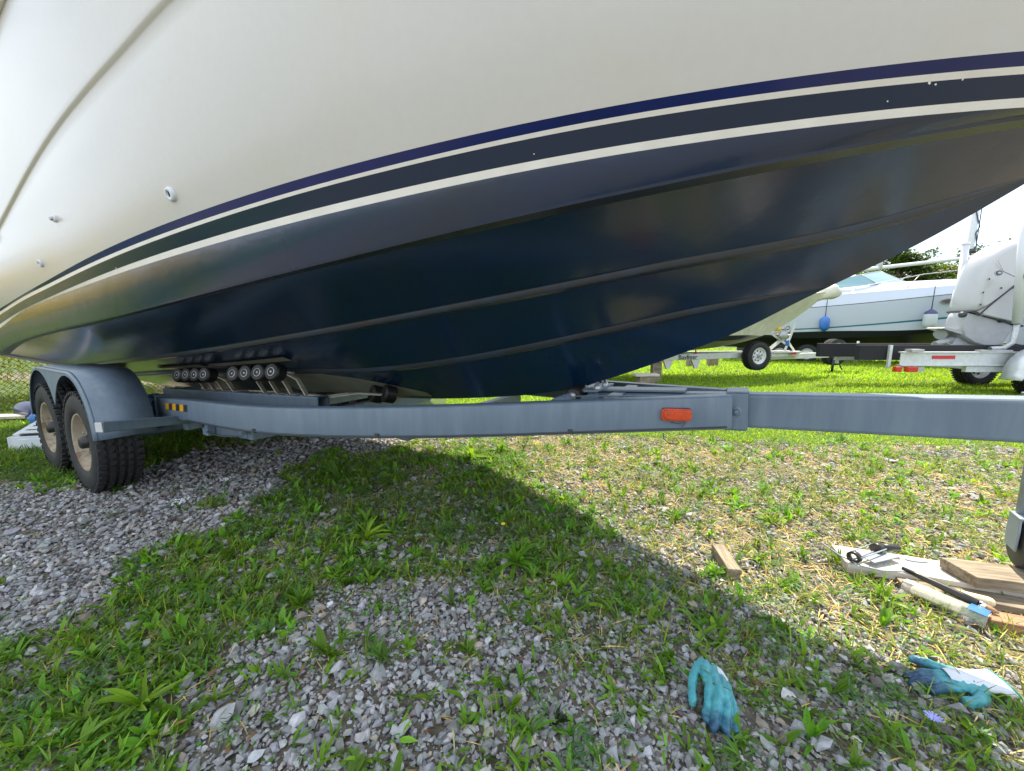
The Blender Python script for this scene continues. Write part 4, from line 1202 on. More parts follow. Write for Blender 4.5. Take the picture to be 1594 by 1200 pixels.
# ------------------------------------------------------------------ other boats
def other_boat(name, loc, rz, keel, lines, strips, us, label):
    t = thing(name, loc, rz, label, 'boat')
    kz = curve(keel); U = np.linspace(us[0], us[1], 60)
    def rw(k):
        if k == 'keel': return np.stack([U, U * 0, kz(U)], 1)
        B, u0, ue, p, pts = lines[k]; zf = curve(pts + [(ue, float(kz(ue)))])
        v = -B * (1 - np.clip((U - u0) / (ue - u0), 0, 1) ** p)
        return np.stack([U, v, np.where(U < ue, zf(U), kz(U))], 1)
    for nm, pairs, mt in strips:
        mb = MB()
        for a, b in pairs:
            ra, rb = rw(a), rw(b)
            for sd in (1, -1):
                rows = blend(ra, rb, 3, .0); vs = []
                for r in rows: vs += [(q[0], q[1] * sd, q[2]) for q in r]
                m = len(U); fs = [(j * m + i, j * m + i + 1, (j + 1) * m + i + 1, (j + 1) * m + i) for j in range(3) for i in range(m - 1)]
                mb.add(vs, fs, True)
        o = mb.build(nm, mt, t)
    mb = MB(); pts = []
    for k in ['keel'] + list(lines): pts.append(rw(k)[0])
    mb.add([tuple(p) for p in pts] + [(p[0], -p[1], p[2]) for p in pts[:0:-1]], [tuple(range(2 * len(pts) - 1))]); mb.build('transom', strips[-1][2], t)
    return t, rw
# boat added on the far side; its shade darkens what the hull bottom reflects
dk_ = {'chi': (1.1, -4, -.9, 2.2, [(-7.5, .95), (-2.5, 1.1)]), 'boot': (1.2, -4, -.5, 2.2, [(-7.5, 1.25), (-2, 1.5)]), 'sheer': (1.35, -3, .7, 2.2, [(-7.5, 2.1), (-3, 2.3), (0, 2.6)]), 'gun': (.9, -3, .5, 2.2, [(-7.5, 2.2), (-3, 2.4), (0, 2.7)])}
drk, _ = other_boat('added_shade_boat', (-.80, 6.80, 0), R(-30), [(-7.5, .42), (-3, .46), (-1.6, .8), (0, 1.9), (.7, 2.8)], dk_, [('hull_bottom', [('keel', 'chi'), ('chi', 'boot')], M['boat_bottom']), ('hull_side', [('boot', 'sheer'), ('sheer', 'gun')], M['boat_white'])], (-4.4, .7), 'dark bottomed boat added beyond the trailer wheels to shade the ground past the big hull')
for u in (-4.2, -3.3, -2.4):
    for v in (-.7, .7):
        b = MB(); b.box((u, v, .25), (.45, .22, .50)); b.build('support_block', M['dark_steel'], drk)
b = MB(); b.box((-3.2, 0, .20), (2.6, 1.7, .16)); b.build('cradle', M['dark_steel'], drk)
# white cruiser with black bottom
cz = (15.84, 11.83, 0)
cl_ = {'chi': (1.18, -4, -.35, 2.3, [(-8.2, .85), (-3, 1.0), (-1.2, 1.25)]),
       'boot': (1.27, -4, .05, 2.3, [(-8.2, .98), (-5.2, 1.11), (-2.4, 1.20), (-.9, 1.45)]),
       'st1': (1.28, -4, .18, 2.3, [(-8.2, 1.08), (-5.2, 1.20), (-2.4, 1.47), (-.8, 1.65)]),
       'st2': (1.285, -4, .20, 2.3, [(-8.2, 1.12), (-5.2, 1.245), (-2.4, 1.53), (-.8, 1.72)]),
       'rub': (1.36, -3.4, .62, 2.4, [(-8.2, 1.80), (-5.2, 1.93), (-2.3, 2.20), (0, 2.45)]),
       'rub2': (1.35, -3.4, .66, 2.4, [(-8.2, 1.825), (-5.2, 1.955), (-2.3, 2.225), (0, 2.475)]),
       'sheer': (1.22, -3.2, .72, 2.4, [(-8.2, 2.15), (-5.2, 2.32), (-2.3, 2.48), (0, 2.60)]),
       'deck': (.75, -3.0, .60, 2.0, [(-8.2, 2.35), (-5.2, 2.62), (-2.8, 2.70), (-.6, 2.66)])}
cruiser, crw = other_boat('cabin_cruiser', cz, R(-30), [(-8.2, .48), (-4, .5), (-2.2, .68), (-1.0, 1.1), (-.3, 1.55), (.3, 2.1), (.75, 2.72)], cl_,
    [('hull_bottom', [('keel', 'chi'), ('chi', 'boot')], M['boat_bottom']), ('boot_top', [('boot', 'st1')], M['boat_white']), ('teal_stripe', [('st1', 'st2')], M['teal']),
     ('hull_side', [('st2', 'rub')], M['boat_white']), ('rub_rail', [('rub', 'rub2')], M['dark_steel']), ('foredeck', [('rub2', 'sheer'), ('sheer', 'deck')], M['boat_white'])], (-8.2, .75),
    'white cabin cruiser with black bottom, windshield and oval porthole parked beyond the lawn')
mb = MB(); r = crw('deck'); m_ = len(r)
mb.add([tuple(p) for p in r] + [(p[0], -p[1], p[2]) for p in r], [(i, i + 1, m_ + i + 1, m_ + i) for i in range(m_ - 1)]); mb.build('deck', M['boat_white'], cruiser)
for pn in ([(-3.0, -.35, 2.68), (-3.0, .35, 2.68), (-3.75, .38, 3.10), (-3.75, -.38, 3.10)], [(-3.05, -.37, 2.68), (-3.78, -.40, 3.10), (-4.3, -.80, 2.98), (-3.9, -.85, 2.64)], [(-3.95, -.87, 2.64), (-4.35, -.82, 2.98), (-5.4, -.98, 2.72), (-5.4, -1.02, 2.50)],
           [(-3.05, .37, 2.68), (-3.78, .40, 3.10), (-4.3, .80, 2.98), (-3.9, .85, 2.64)]):
    mb = MB(); mb.add(pn, [(0, 1, 2, 3)]); o = mb.build('windshield_pane', M['glass'], cruiser); so = o.modifiers.new('solid', 'SOLIDIFY'); so.thickness = .012
mb = MB(); mb.tube([(-5.4, -.98, 2.73), (-4.3, -.80, 2.99), (-3.76, -.39, 3.11), (-3.76, .39, 3.11), (-4.3, .80, 2.99)], .018, 6); mb.tube([(-3.9, -.86, 2.64), (-4.32, -.81, 2.99)], .018, 6); mb.tube([(-3.02, -.36, 2.68), (-3.77, -.39, 3.11)], .015, 6)
mb.build('windshield_frame', M['motor_grey'], cruiser)
mb = MB(); rl = [(-5.6, -1.24, 2.35), (-4.4, -1.20, 2.55), (-2.9, -1.12, 2.86), (-1.2, -.90, 3.02), (.2, -.45, 3.12), (.9, 0, 3.15)]
mb.tube(rl, .013, 6); mb.tube([(-7.4, -1.28, 2.2), (-5.6, -1.24, 2.35)], .013, 6)
for u, v, z, du in ((-4.5, -1.20, 2.53, -.35), (-3.0, -1.13, 2.84, -.3), (-1.3, -.92, 3.0, -.2), (.1, -.5, 3.1, -.1)): mb.tube([(u, v, z), (u + du, v - .05, z - .45)], .011, 6)
mb.build('bow_rail', M['galv'], cruiser)
mb = MB(); mb.prism([(math.cos(a) * .20, math.sin(a) * .075) for a in np.linspace(0, 2 * PI, 21)[:-1]], (-2.30, -1.318, 2.01), (1, 0, .03), (0, .08, 1), .03); pr = mb.build('porthole', M['rub'] if 'rub' in M else M['wood'], cruiser)
mb = MB(); mb.prism([(math.cos(a) * .17, math.sin(a) * .055) for a in np.linspace(0, 2 * PI, 21)[:-1]], (-2.30, -1.325, 2.01), (1, 0, .03), (0, .08, 1), .03); mb.build('port_glass', M['port_glass'], pr)
def on_cruiser(u, v): return (cz[0] + u * math.cos(R(-30)) - v * math.sin(R(-30)), cz[1] + u * math.sin(R(-30)) + v * math.cos(R(-30)))
x, y = on_cruiser(-5.25, -1.46); buoy((x, y, 1.36), 0, .14, .42, M['buoy_blue'], 'blue fender hanging on a cord down the side of the white cruiser', True, None, .65)
x, y = on_cruiser(-2.72, -1.46); buoy((x, y, 1.46), 0, .16, .50, M['buoy_white'], 'grey white fender with navy cap hanging near the cruiser porthole', True, M['buoy_navy'], .75)
ct = thing('cruiser_trailer', cz, R(-30), 'dark low trailer under the white cabin cruiser', 'trailer')
for v in (-.8, .8):
    mb = MB(); mb.box((-4.0, v, .42), (7.5, .10, .12)); mb.build('side_beam', M['dark_steel'], ct)
w = make_wheel(ct, M['rim_white'], r=.32, w=.20, holes=False); w.location = (-5.6, -1.05, .32)
c = copy_tree(w, ct); c.location = (-6.4, -1.05, .32)
mb = MB(); mb.tube([(-5.6, -1, .32), (-5.6, 1, .32)], .04, 8); mb.tube([(-6.4, -1, .32), (-6.4, 1, .32)], .04, 8); mb.build('axle', M['dark_steel'], ct)
for u in (-1.0, -2.6, -4.4):
    mb = MB(); mb.box((u, 0, .20), (.16, 1.2, .36)); mb.build('support_block', M['wood'], ct)

# shrink wrapped boat with black bottom; bow towards the right
wb_o = (8.05, 10.0, 0)
wl_ = {'chi': (.85, -5, -2.15, 2.0, [(-6.5, .82), (-3.8, .90)]), 'boot': (.95, -5, -1.95, 2.0, [(-6.5, 1.0), (-3.8, 1.02), (-2.6, 1.02)]), 'sheer': (1.10, -4.6, .0, 2.0, [(-6.5, 1.7), (-3.5, 1.8), (-1.2, 1.98)]), 'wrap': (.55, -3.6, -.25, 2.0, [(-6.5, 2.3), (-3.5, 2.7), (-1.4, 2.25)])}
wrapped, wrw = other_boat('wrapped_boat', wb_o, R(13), [(-6.5, .55), (-4, .66), (-2.9, .78), (-2.0, .98), (-1.2, 1.32), (-.5, 1.75), (0, 2.12)], wl_,
    [('hull_bottom', [('keel', 'chi'), ('chi', 'boot')], M['boat_bottom']), ('hull_side', [('boot', 'sheer')], M['shrink']), ('shrink_wrap', [('sheer', 'wrap')], M['shrink'])], (-6.5, .0), 'cream shrink wrapped boat with black bottom, bow poking past the navy keel')
mb = MB(); r = wrw('wrap'); m_ = len(r)
mb.add([tuple(p) for p in r] + [(p[0], -p[1], p[2]) for p in r], [(i, i + 1, m_ + i + 1, m_ + i) for i in range(m_ - 1)])
mb.sweep([(-.16, -.14), (.0, -.20), (.14, -.12), (.10, .10), (0, .16), (-.10, .08)], [(-.7, 0, 1.98), (-.2, .0, 2.10), (.12, .02, 2.12), (.20, 0, 2.16)], smooth=True)
mb.build('wrap_top', M['shrink'], wrapped)

# its white trailer
wt = thing('boat_trailer', (5.7, 9.3, 0), R(14), 'white trailer with lettered beam, winch stand and spare wheel under the wrapped boat', 'trailer')
mb = MB(); mb.sweep(rrect(.08, .13, .01, 2), [(-6.0, -.35, .52), (-2.6, -.12, .53), (1.7, .15, .55)]); mb.build('side_beam', M['trailer_white'], wt)
mb = MB(); mb.sweep(rrect(.08, .13, .01, 2), [(-6.0, 1.35, .52), (-2.6, 1.1, .53), (1.7, .42, .55)]); mb.build('side_beam', M['trailer_white'], wt)
mb = MB(); mb.sweep(rrect(.09, .14, .01, 2), [(.0, .22, .46), (4.05, .30, .50)]); mb.build('tongue', M['trailer_white'], wt)
mb = MB(); mb.box((1.2, .06, .60), (.9, .10, .03)); mb.box((1.38, .03, .555), (.14, .02, .06)); mb.build('step_plate', M['trailer_white'], wt)
mb = MB(); mb.box((1.38, .01, .565), (.14, .02, .05)); mb.build('reflector', M['tape_red'], wt)
for a, b, r_, nm in (((1.35, .25, .56), (1.62, .25, 1.30), .035, 'winch_post'), ((.70, .22, .56), (1.30, .22, .98), .05, 'winch_brace'), ((1.35, .25, .95), (1.70, .25, .58), .03, 'winch_brace'), ((.62, .2, 1.18), (1.32, .22, .80), .028, 'winch_arm'), ((.30, .2, 1.06), (1.45, .22, 1.02), .022, 'winch_arm')):
    mb = MB(); mb.tube([a, b], r_, 4, smooth=False); mb.build(nm, M['trailer_white'], wt)
mb = MB(); mb.lathe([(-.06, 0), (-.06, .09), (.06, .09), (.06, 0)], (.62, .2, 1.20), (0, 1, 0), 18); mb.build('bow_roller', M['roller_rubber'], wt)
mb = MB(); mb.lathe([(-.07, 0), (-.07, .075), (.07, .075), (.07, 0)], (.98, .18, 1.18), (0, 1, 0), 18); mb.build('winch_strap', M['yellow'], wt)
mb = MB(); mb.lathe([(-.02, 0), (-.02, .13), (.02, .13), (.02, 0)], (1.12, .12, 1.0), (0, 1, 0), 20); mb.lathe([(-.01, .05), (-.01, .11), (.01, .11), (.01, .05)], (1.25, .12, 1.17), (0, 1, 0), 16, closed=True); mb.build('winch_drum', M['galv'], wt)
mb = MB(); mb.box((1.30, .14, .82), (.07, .05, .14), (1, 0, .3)); mb.build('blue_ratchet', M['buoy_blue'], wt)
sw = make_wheel(wt, M['rim_white'], 'spare_wheel', r=.33, w=.20, hub_material=M['galv']); sw.location = (.0, -.22, .54)
for x, y in ((-2.3, -.1), (-1.55, -.08), (-2.3, 1.05)):
    mb = MB(); mb.prism([(-.12, .0), (.12, .0), (.05, -.20), (-.03, -.20)], (x, y, .47), (1, 0, 0), (0, 0, 1), .05); mb.build('jack_leg', M['trailer_white'], wt)
mb = MB(); mb.tube([(2.95, .2, .46), (2.95, .2, .05)], .03, 8); mb.box((2.95, .2, .03), (.16, .14, .02)); mb.tube([(3.05, .2, .40), (3.28, .2, .10)], .015, 6); mb.build('jack_leg', M['dark_steel'], wt)
for x in (3.6, 3.5):
    mb = MB(); mb.tube([(x, .1, .20 if x == 3.6 else .3), (x, .1, .85 if x == 3.6 else .62)], .03, 8); mb.build('coupler_post', M['galv'], wt)
mb = MB(); mb.tube([(3.1, .22, .53), (3.05, .18, .42), (3.2, .17, .36), (3.4, .18, .44), (3.5, .2, .56)], .012, 6); mb.build('safety_chain', M['dark_steel'], wt)
fc = bpy.data.curves.new('beam_lettering', 'FONT'); fc.body = 'Bayliner'; fc.size = .155; fc.extrude = .0015; fc.space_character = 1.05
fo = bpy.data.objects.new('beam_lettering', fc); scene.collection.objects.link(fo); bpy.context.view_layer.update()
fm = bpy.data.meshes.new_from_object(fo.evaluated_get(bpy.context.evaluated_depsgraph_get())); bpy.data.objects.remove(fo)
fm.materials.clear(); fm.materials.append(M['ink']); fo = bpy.data.objects.new('beam_lettering', fm); scene.collection.objects.link(fo); fo.parent = wt
fo.location = (-2.05, -.136, .480); fo.rotation_euler = (R(90), 0, R(3.4))
mb = MB(); mb.lathe([(0, .03), (.03, .03), (.05, .015), (.12, .012)], (-1.55, -.07, .60), (0, 0, 1), 10); mb.build('red_valve', M['tape_red'], wt)
sp = make_wheel(None, M['rim_white'], 'spare_wheel', r=.34, w=.2); sp.location = (8.62, 10.35, .56); sp.rotation_euler = (0, R(20), R(10))
tag(sp, 'spare wheel standing behind the white trailer tongue, upper half visible', 'wheel')
# timber blocks on the lawn edge
for i, (x, y, sx, sy, sz, rz, lb, mt) in enumerate(((2.75, 7.9, .34, .22, .20, 10, 'dark stacked timber block under the keel line at the lawn edge', 'wood'), (2.55, 7.6, .5, .25, .05, 5, 'grey flat board capping the dark timber block', 'wood_pale'), (3.1, 8.4, .36, .2, .14, -8, 'reddish timber beam end beside the white trailer leg', 'wood_red'), (6.35, 12.2, .28, .2, .32, 0, 'grey post block standing far back under the wrapped boat', 'wood'), (5.55, 12.0, .16, .2, .30, 0, 'narrow post block far back left of the grey one', 'wood'))):
    b = MB(); z0 = .20 if i == 1 else 0
    b.box((0, 0, sz / 2), (sx, sy, sz)); o = b.build('timber_block', M[mt], None, .008)
    o.location = ((2.75, 7.9, .2) if i == 1 else (x, y, .45 if i == 2 else 0)); o.rotation_euler = (0, 0, R(rz)); tag(o, lb, 'timber block')
b = MB(); b.box((0, 0, .22), (.2, .16, .44)); o = b.build('timber_block', M['wood'], None, .008); o.location = (3.15, 8.4, 0); tag(o, 'dark short post holding up the reddish timber beam', 'timber block')

# ------------------------------------------------------------------ boat with the tilted outboard and its aluminium trailer
def chaikin(p, n=2):
    for _ in range(n):
        q = []
        for i in range(len(p)):
            a, b = p[i], p[(i + 1) % len(p)]
            q += [(a[0] * .78 + b[0] * .22, a[1] * .78 + b[1] * .22), (a[0] * .22 + b[0] * .78, a[1] * .22 + b[1] * .78)]
        p = q
    return p
ob = thing('outboard_motor', (.36, 7.52, 0), 0, 'large white outboard motor tilted up behind the aluminium trailer', 'outboard motor')
XA, ZA = (1, 0, 0), (0, 0, 1)
mb = MB(); mb.prism(chaikin([(8.20, 1.40), (8.26, 1.95), (8.40, 2.46), (8.60, 2.66), (8.95, 2.80), (9.35, 2.88), (9.80, 2.72), (10.1, 2.2), (10.05, 1.75), (9.30, 1.94), (8.90, 1.98), (8.50, 1.62)], 2), (0, 0, 0), XA, ZA, .52, .16); cw = mb.build('cowl', M['motor_white'], ob)
mb = MB(); mb.tube([(8.24, -.30, 1.40), (8.50, -.268, 1.62), (8.88, -.268, 1.965), (9.30, -.268, 1.925), (9.70, -.268, 1.82)], .012, 6); mb.build('cowl_seam', M['boat_bottom'], cw)
mb = MB(); mb.tube([(8.42, -.30, 2.40), (8.60, -.268, 2.20), (8.9, -.268, 2.08), (9.4, -.268, 2.05), (9.9, -.32, 2.05)], .004, 5); mb.build('cowl_crease', M['motor_grey'], cw)
mb = MB(); mb.prism([(math.cos(a) * .075, math.sin(a) * .055) for a in np.linspace(0, 2 * PI, 19)[:-1]], (8.53, -.262, 2.17), XA, ZA, .008); bd = mb.build('round_badge', M['motor_grey'], cw)
mb = MB(); mb.prism([(math.cos(a) * .058, math.sin(a) * .042) for a in np.linspace(0, 2 * PI, 19)[:-1]], (8.53, -.268, 2.17), XA, ZA, .006); mb.build('badge_field', M['stripe_navy'], bd)
mb = MB(); mb.prism([(math.cos(a) * .036, math.sin(a) * .020) for a in np.linspace(0, 2 * PI, 15)[:-1]], (8.53, -.272, 2.17), XA, ZA, .006); mb.build('badge_emblem', M['motor_grey'], bd)
for x, z in ((8.37, 2.06), (8.30, 1.82), (8.29, 1.60), (8.62, 1.90)):
    mb = MB(); mb.disc((x, -.268, z), (0, -1, 0), .018, 10); o = mb.build('cowl_latch', M['hub_black'], cw)
mb = MB(); mb.prism(chaikin([(8.26, 1.44), (8.50, 1.62), (8.86, 1.95), (9.36, 1.90), (9.42, 1.72), (9.12, 1.42), (9.16, 1.24), (8.75, 1.33)], 1), (0, 0, 0), XA, ZA, .50, .08); mb.build('midsection', M['motor_white'], ob)
mb = MB(); mb.tube([(8.95, -.16, 1.35), (9.20, -.10, 1.60), (9.55, 0, 1.86)], [.10, .11, .12], 12); mb.tube([(8.98, .0, 1.3), (9.3, .1, 1.62), (9.7, .1, 1.75)], [.10, .12, .12], 12); mb.build('mount_tube', M['motor_grey'], ob)
mb = MB(); mb.prism(chaikin([(8.17, 1.46), (8.24, 1.47), (9.16, 1.24), (9.10, 1.10), (8.93, .80), (8.50, .84), (8.10, 1.06)], 1), (0, 0, 0), XA, ZA, .34, .10); mb.build('gearcase', M['motor_grey'], ob)
mb = MB(); mb.prism([(8.20, 1.47), (8.21, 1.50), (9.24, 1.22), (9.22, 1.19)], (0, 0, 0), XA, ZA, .42); mb.build('splash_plate', M['dark_steel'], ob)
mb = MB(); mb.prism([(7.78, 1.17), (7.84, 1.19), (8.30, 1.08), (9.05, .86), (9.0, .83), (8.25, 1.03)], (0, 0, 0), XA, ZA, .30); mb.build('antiventilation_plate', M['motor_grey'], ob)
mb = MB(); mb.prism(chaikin([(8.12, 1.06), (8.8, .88), (8.7, .60), (8.35, .42), (8.15, .70)], 1), (0, 0, 0), XA, ZA, .14, .1); mb.build('skeg', M['motor_grey'], ob)
pr = None
for k in range(3):
    mb = MB(); a0 = 2 * PI * k / 3 + .5
    pts = chaikin([(.05, -.03), (.14, -.10), (.24, -.08), (.27, .02), (.20, .11), (.08, .07)], 1)
    D = Vector((-.93, 0, -.36)).normalized()
    S = Vector((0, 1, 0)); U = D.cross(S)
    rx = S * math.cos(a0) + U * math.sin(a0); ry = (U * math.cos(a0) - S * math.sin(a0)) + D * .5
    mb.prism(pts, Vector((7.98, 0, .90)), rx, ry.normalized(), .012); mb.build('propeller_blade', M['motor_grey'], ob)
mb = MB(); mb.tube([(8.15, 0, .96), (7.86, 0, .86)], [.075, .055], 14); mb.build('propeller_hub', M['motor_grey'], ob)
for x, z in ((8.07, 1.42), (8.82, 1.33)):
    mb = MB(); mb.lathe([(-.03, 0), (-.03, .05), (.03, .06), (.05, 0)], (x, -.20, z), (0, 1, 0), 10); mb.build('trim_fitting', M['dark_steel'], ob)

ot_ = thing('aluminium_trailer', (0, 0, 0), 0, 'bright aluminium trailer with black bunk and red reflector at the lawn', 'trailer')
for y in (6.8, 8.15):
    mb = MB(); mb.box((9.0, y, .75), (4.3, .10, .018)); mb.box((9.0, y, .52), (4.3, .10, .018)); mb.box((9.0, y, .635), (4.3, .014, .22)); mb.build('side_beam', M['alu'], ot_)
for y in (7.0, 7.9):
    mb = MB(); mb.box((8.4, y, .735), (4.3, .10, .27)); mb.build('bunk', M['bunk'], ot_, .012)
for y in (6.90, 8.0):
    mb = MB(); mb.box((6.75, y, .66), (.05, .04, .42)); mb.build('bunk_bracket', M['alu'], ot_)
mb = MB(); mb.box((7.02, 6.74, .78), (.22, .12, .05)); mb.box((8.45, 6.78, .775), (.55, .10, .03)); mb.build('step_pad', M['galv'], ot_)
mb = MB(); mb.box((7.60, 6.787, .66), (.40, .006, .06)); mb.build('red_reflector', M['tape_red'], ot_)
for x, w_ in ((6.98, .18), (6.74, .10)):
    mb = MB(); mb.box((x, 6.72, .455), (w_, .08, .09)); mb.build('tail_light', M['red_lens'], ot_, .008)
mb = MB(); mb.box((7.14, 6.74, .455), (.14, .06, .08)); mb.box((6.95, 6.78, .49), (.34, .04, .02)); mb.build('light_box', M['galv'], ot_)
mb = MB(); mb.box((8.7, 7.4, .45), (.10, 1.5, .10)); mb.box((8.40, 6.82, .45), (.75, .07, .10)); mb.build('cross_member', M['alu'], ot_)
wo = make_wheel(ot_, M['rim_white'], r=.37, w=.25); wo.location = (9.02, 6.52, .37)
for p in ((9.62, 7.98, .37), (9.95, 6.52, .37)):
    c = copy_tree(wo, ot_); c.location = p
mb = MB(); mb.tube([(9.02, 6.5, .37), (9.62, 8.0, .37)], .045, 8); mb.build('axle', M['galv'], ot_)
arc = [(9.02 + math.cos(a) * .46, .37 + math.sin(a) * .46) for a in np.linspace(PI, 0, 15)]
mb = MB(); vs, fs = [], []
for (x, z) in [(8.50, .30)] + arc[:10] + [(9.7, .83), (10.6, .83)]: vs += [(x, 6.38, z), (x, 6.70, z)]
for i in range(len(vs) // 2 - 1): fs.append((2 * i, 2 * i + 1, 2 * i + 3, 2 * i + 2))
mb.add(vs, fs, True); o = mb.build('fender', M['alu'], ot_); so = o.modifiers.new('solid', 'SOLIDIFY'); so.thickness = .02
mb = MB(); mb.tube([(8.97, 7.9, .60), (8.97, 7.9, 1.0), (8.93, 7.9, 2.80)], .055, 14); mb.lathe([(0, .06), (.04, .06), (.05, 0)], (8.93, 7.9, 2.80), (0, 0, 1), 14); mb.build('guide_post', M['pvc'], ot_)
mb = MB(); mb.tube([(8.50, 6.88, .80), (8.70, 6.85, .82), (8.79, 6.8, .92), (8.80, 6.8, 1.32)], .042, 12); mb.build('guide_post_elbow', M['galv'], ot_)
mb = MB(); mb.tube([(8.80, 6.8, 1.25), (8.60, 6.8, 3.10)], .062, 14); mb.build('guide_post', M['pvc'], ot_)
mb = MB(); mb.lathe([(-.16, 0), (-.16, .05), (-.13, .065), (.55, .065), (.55, 0)], (8.85, 6.70, 2.05), (1, 0, 0), 16); mb.build('guide_pad', M['black_plastic'], ot_)
ol_ = {'chi': (1.0, -3, -.6, 2.2, [(-7, .95), (-2.5, 1.1)]), 'boot': (1.1, -3, -.3, 2.2, [(-7, 1.25), (-2, 1.45)]), 'sheer': (1.3, -3, .9, 2.2, [(-7, 1.95), (-3, 2.1), (0, 2.4)]), 'gun': (.9, -3, .7, 2.2, [(-7, 2.05), (-3, 2.2), (0, 2.5)])}
obt, orw = other_boat('open_boat', (17.2, 7.45, 0), 0, [(-7, .80), (-3, .84), (-1.2, 1.2), (0, 1.9), (.9, 2.7)], ol_, [('hull_bottom', [('keel', 'chi'), ('chi', 'boot')], M['purple']), ('hull_side', [('boot', 'sheer'), ('sheer', 'gun')], M['boat_white'])], (-7, .9), 'open boat carrying the white outboard motor at the right edge')

# mast and boom of a laid-up sailboat
ms = thing('sailboat_mast', (22.9, 20, 0), 0, 'tall white sailboat mast with rigging wrapped round it', 'mast')
mb = MB(); mb.tube([(-.05, 0, 1.5), (-.05, 0, 9.5)], .13, 12); mb.build('mast_pole', M['pvc'], ms)
mb = MB(); mb.tube([(-.22, -.1, 9.0), (-.20, -.12, 7.0), (-.05, -.16, 6.5), (.12, -.12, 6.2), (-.05, -.16, 5.9), (.08, -.14, 5.3), (-.15, -.14, 4.9), (.1, -.14, 4.5)], .025, 6); mb.tube([(.09, -.1, 8), (.12, -.1, 5.5)], .02, 5); mb.build('halyard', M['rope'], ms)
mb = MB(); mb.lathe([(-.1, .03), (-.1, .16), (.1, .16), (.1, .03)], (-.02, -.05, 5.05), (0, 0, 1), 10); mb.build('winch', M['dark_steel'], ms)
bm2 = thing('boom', (0, 18, 0), 0, 'white sailboat boom lying level left of the mast', 'boom')
mb = MB(); mb.tube([(13.5, 0, 3.60), (20.9, 0, 4.42)], .085, 10); mb.build('boom_spar', M['pvc'], bm2)
mb = MB(); mb.tube([(16.6, 0, 3.9), (16.6, 0, 4.5)], .11, 10); mb.tube([(14, .02, 4.6), (17.5, .02, 3.2), (18.0, .02, 2.6)], .02, 5); mb.build('boom_end', M['buoy_white'], bm2)
hb = MB(); hb.box((19, 21.2, 1.0), (9.0, 2.6, 1.5)); hb.prism([(13.0, 1.7), (24.2, 1.9), (23.4, .4), (14.5, .3)], (0, 21.2, 0), (1, 0, 0), (0, 0, 1), 2.2, .15)
tag(hb.build('sailboat_hull', M['boat_white']), 'pale sailboat hull standing behind the cruiser at the mast foot', 'boat')

# ------------------------------------------------------------------ gravel, weeds and grass
BARE = [(-4.6, 2.64), (-3.27, 2.53), (-2.6, 2.48), (-3.07, 3.19), (-2.44, 3.76), (-1.42, 4.21), (-0.96, 3.6), (-1.65, 3.45), (-1.74, 2.89), (-1.88, 2.33), (-1.73, 1.95), (-1.76, 1.6), (-1.85, 1.33), (-1.95, 1.2), (-2.3, 1.0), (-5, .9)]
FRONT = [(-0.62, 0.70), (-0.90, 1.15), (-0.86, 1.46), (-0.49, 1.53), (0.15, 1.28), (0.43, 1.10), (.75, .95), (1.2, .75), (1.2, .4), (-.5, .4)]
DENSE = [(-2.6, .6), (-1.86, 1.25), (-1.78, 1.62), (-1.85, 2.25), (-1.65, 3.45), (-0.96, 3.55), (-0.23, 3.55), (0.29, 2.64), (0.63, 1.62), (0.26, 1.42), (-0.49, 1.60), (-0.96, 1.50), (-0.86, 0.83), (-.75, .4), (-2.4, .3)]
DRY = [(-1.01, 3.76), (-.2, 3.2), (.4, 2.5), (.85, 1.75), (1.3, 1.2), (2.2, .5), (9, .2), (9, 3.4), (3.0, 3.9), (1.0, 4.3), (-.9, 4.4)]
def zones(x, y):
    jx = x + (vnoise(x, y, 3.2, 1) - .5) * .34 + (vnoise(x, y, 9, 4) - .5) * .12
    jy = y + (vnoise(x, y, 3.2, 2) - .5) * .34 + (vnoise(x, y, 9, 6) - .5) * .12
    bare, front, dense, dry = (poly_mask(jx, jy, p) for p in (BARE, FRONT, DENSE, DRY))
    lawn = poly_mask(jx, jy, LAWN); left = poly_mask(jx, jy, LEFTG)
    return bare, front, dense, dry, lawn, left
def sample(n, xr, yr, wfun):
    """points in the wedge the camera can see plus a margin, kept with probability wfun"""
    y = rng.uniform(yr[0], yr[1], n); x = rng.uniform(-1, 1, n) * (1.50 * y + 1.15)
    k = rng.uniform(0, 1, n) < wfun(x, y) * (1.50 * y + 1.15) / (1.50 * yr[1] + 1.15)
    return x[k], y[k]

# stones
def stone_template(seed):
    r = random.Random(seed); bm = bmesh.new()
    for k in range(11):
        v = Vector((r.gauss(0, 1), r.gauss(0, 1), r.gauss(0, 1))).normalized() * r.uniform(.85, 1.05)
        bm.verts.new((v.x * r.uniform(.85, 1.0), v.y * r.uniform(.60, .8), v.z * .50))
    bmesh.ops.convex_hull(bm, input=bm.verts)
    for v in [v for v in bm.verts if not v.link_faces]: bm.verts.remove(v)
    bmesh.ops.triangulate(bm, faces=bm.faces)
    bm.verts.index_update()
    V = np.array([v.co[:] for v in bm.verts]); F = np.array([[v.index for v in f.verts] for f in bm.faces]); bm.free()
    return V, F
STONES = [stone_template(i) for i in range(10)]
def w_stone(x, y):
    b, fr, de, dr, la, lf = zones(x, y)
    return np.where(la | lf, .0, np.where(b, 1., np.where(fr, 1., np.where(de, .45, np.where(dr, .72 + .25 * (vnoise(x, y, 2.5, 9) > .5), .75)))))
parts = []
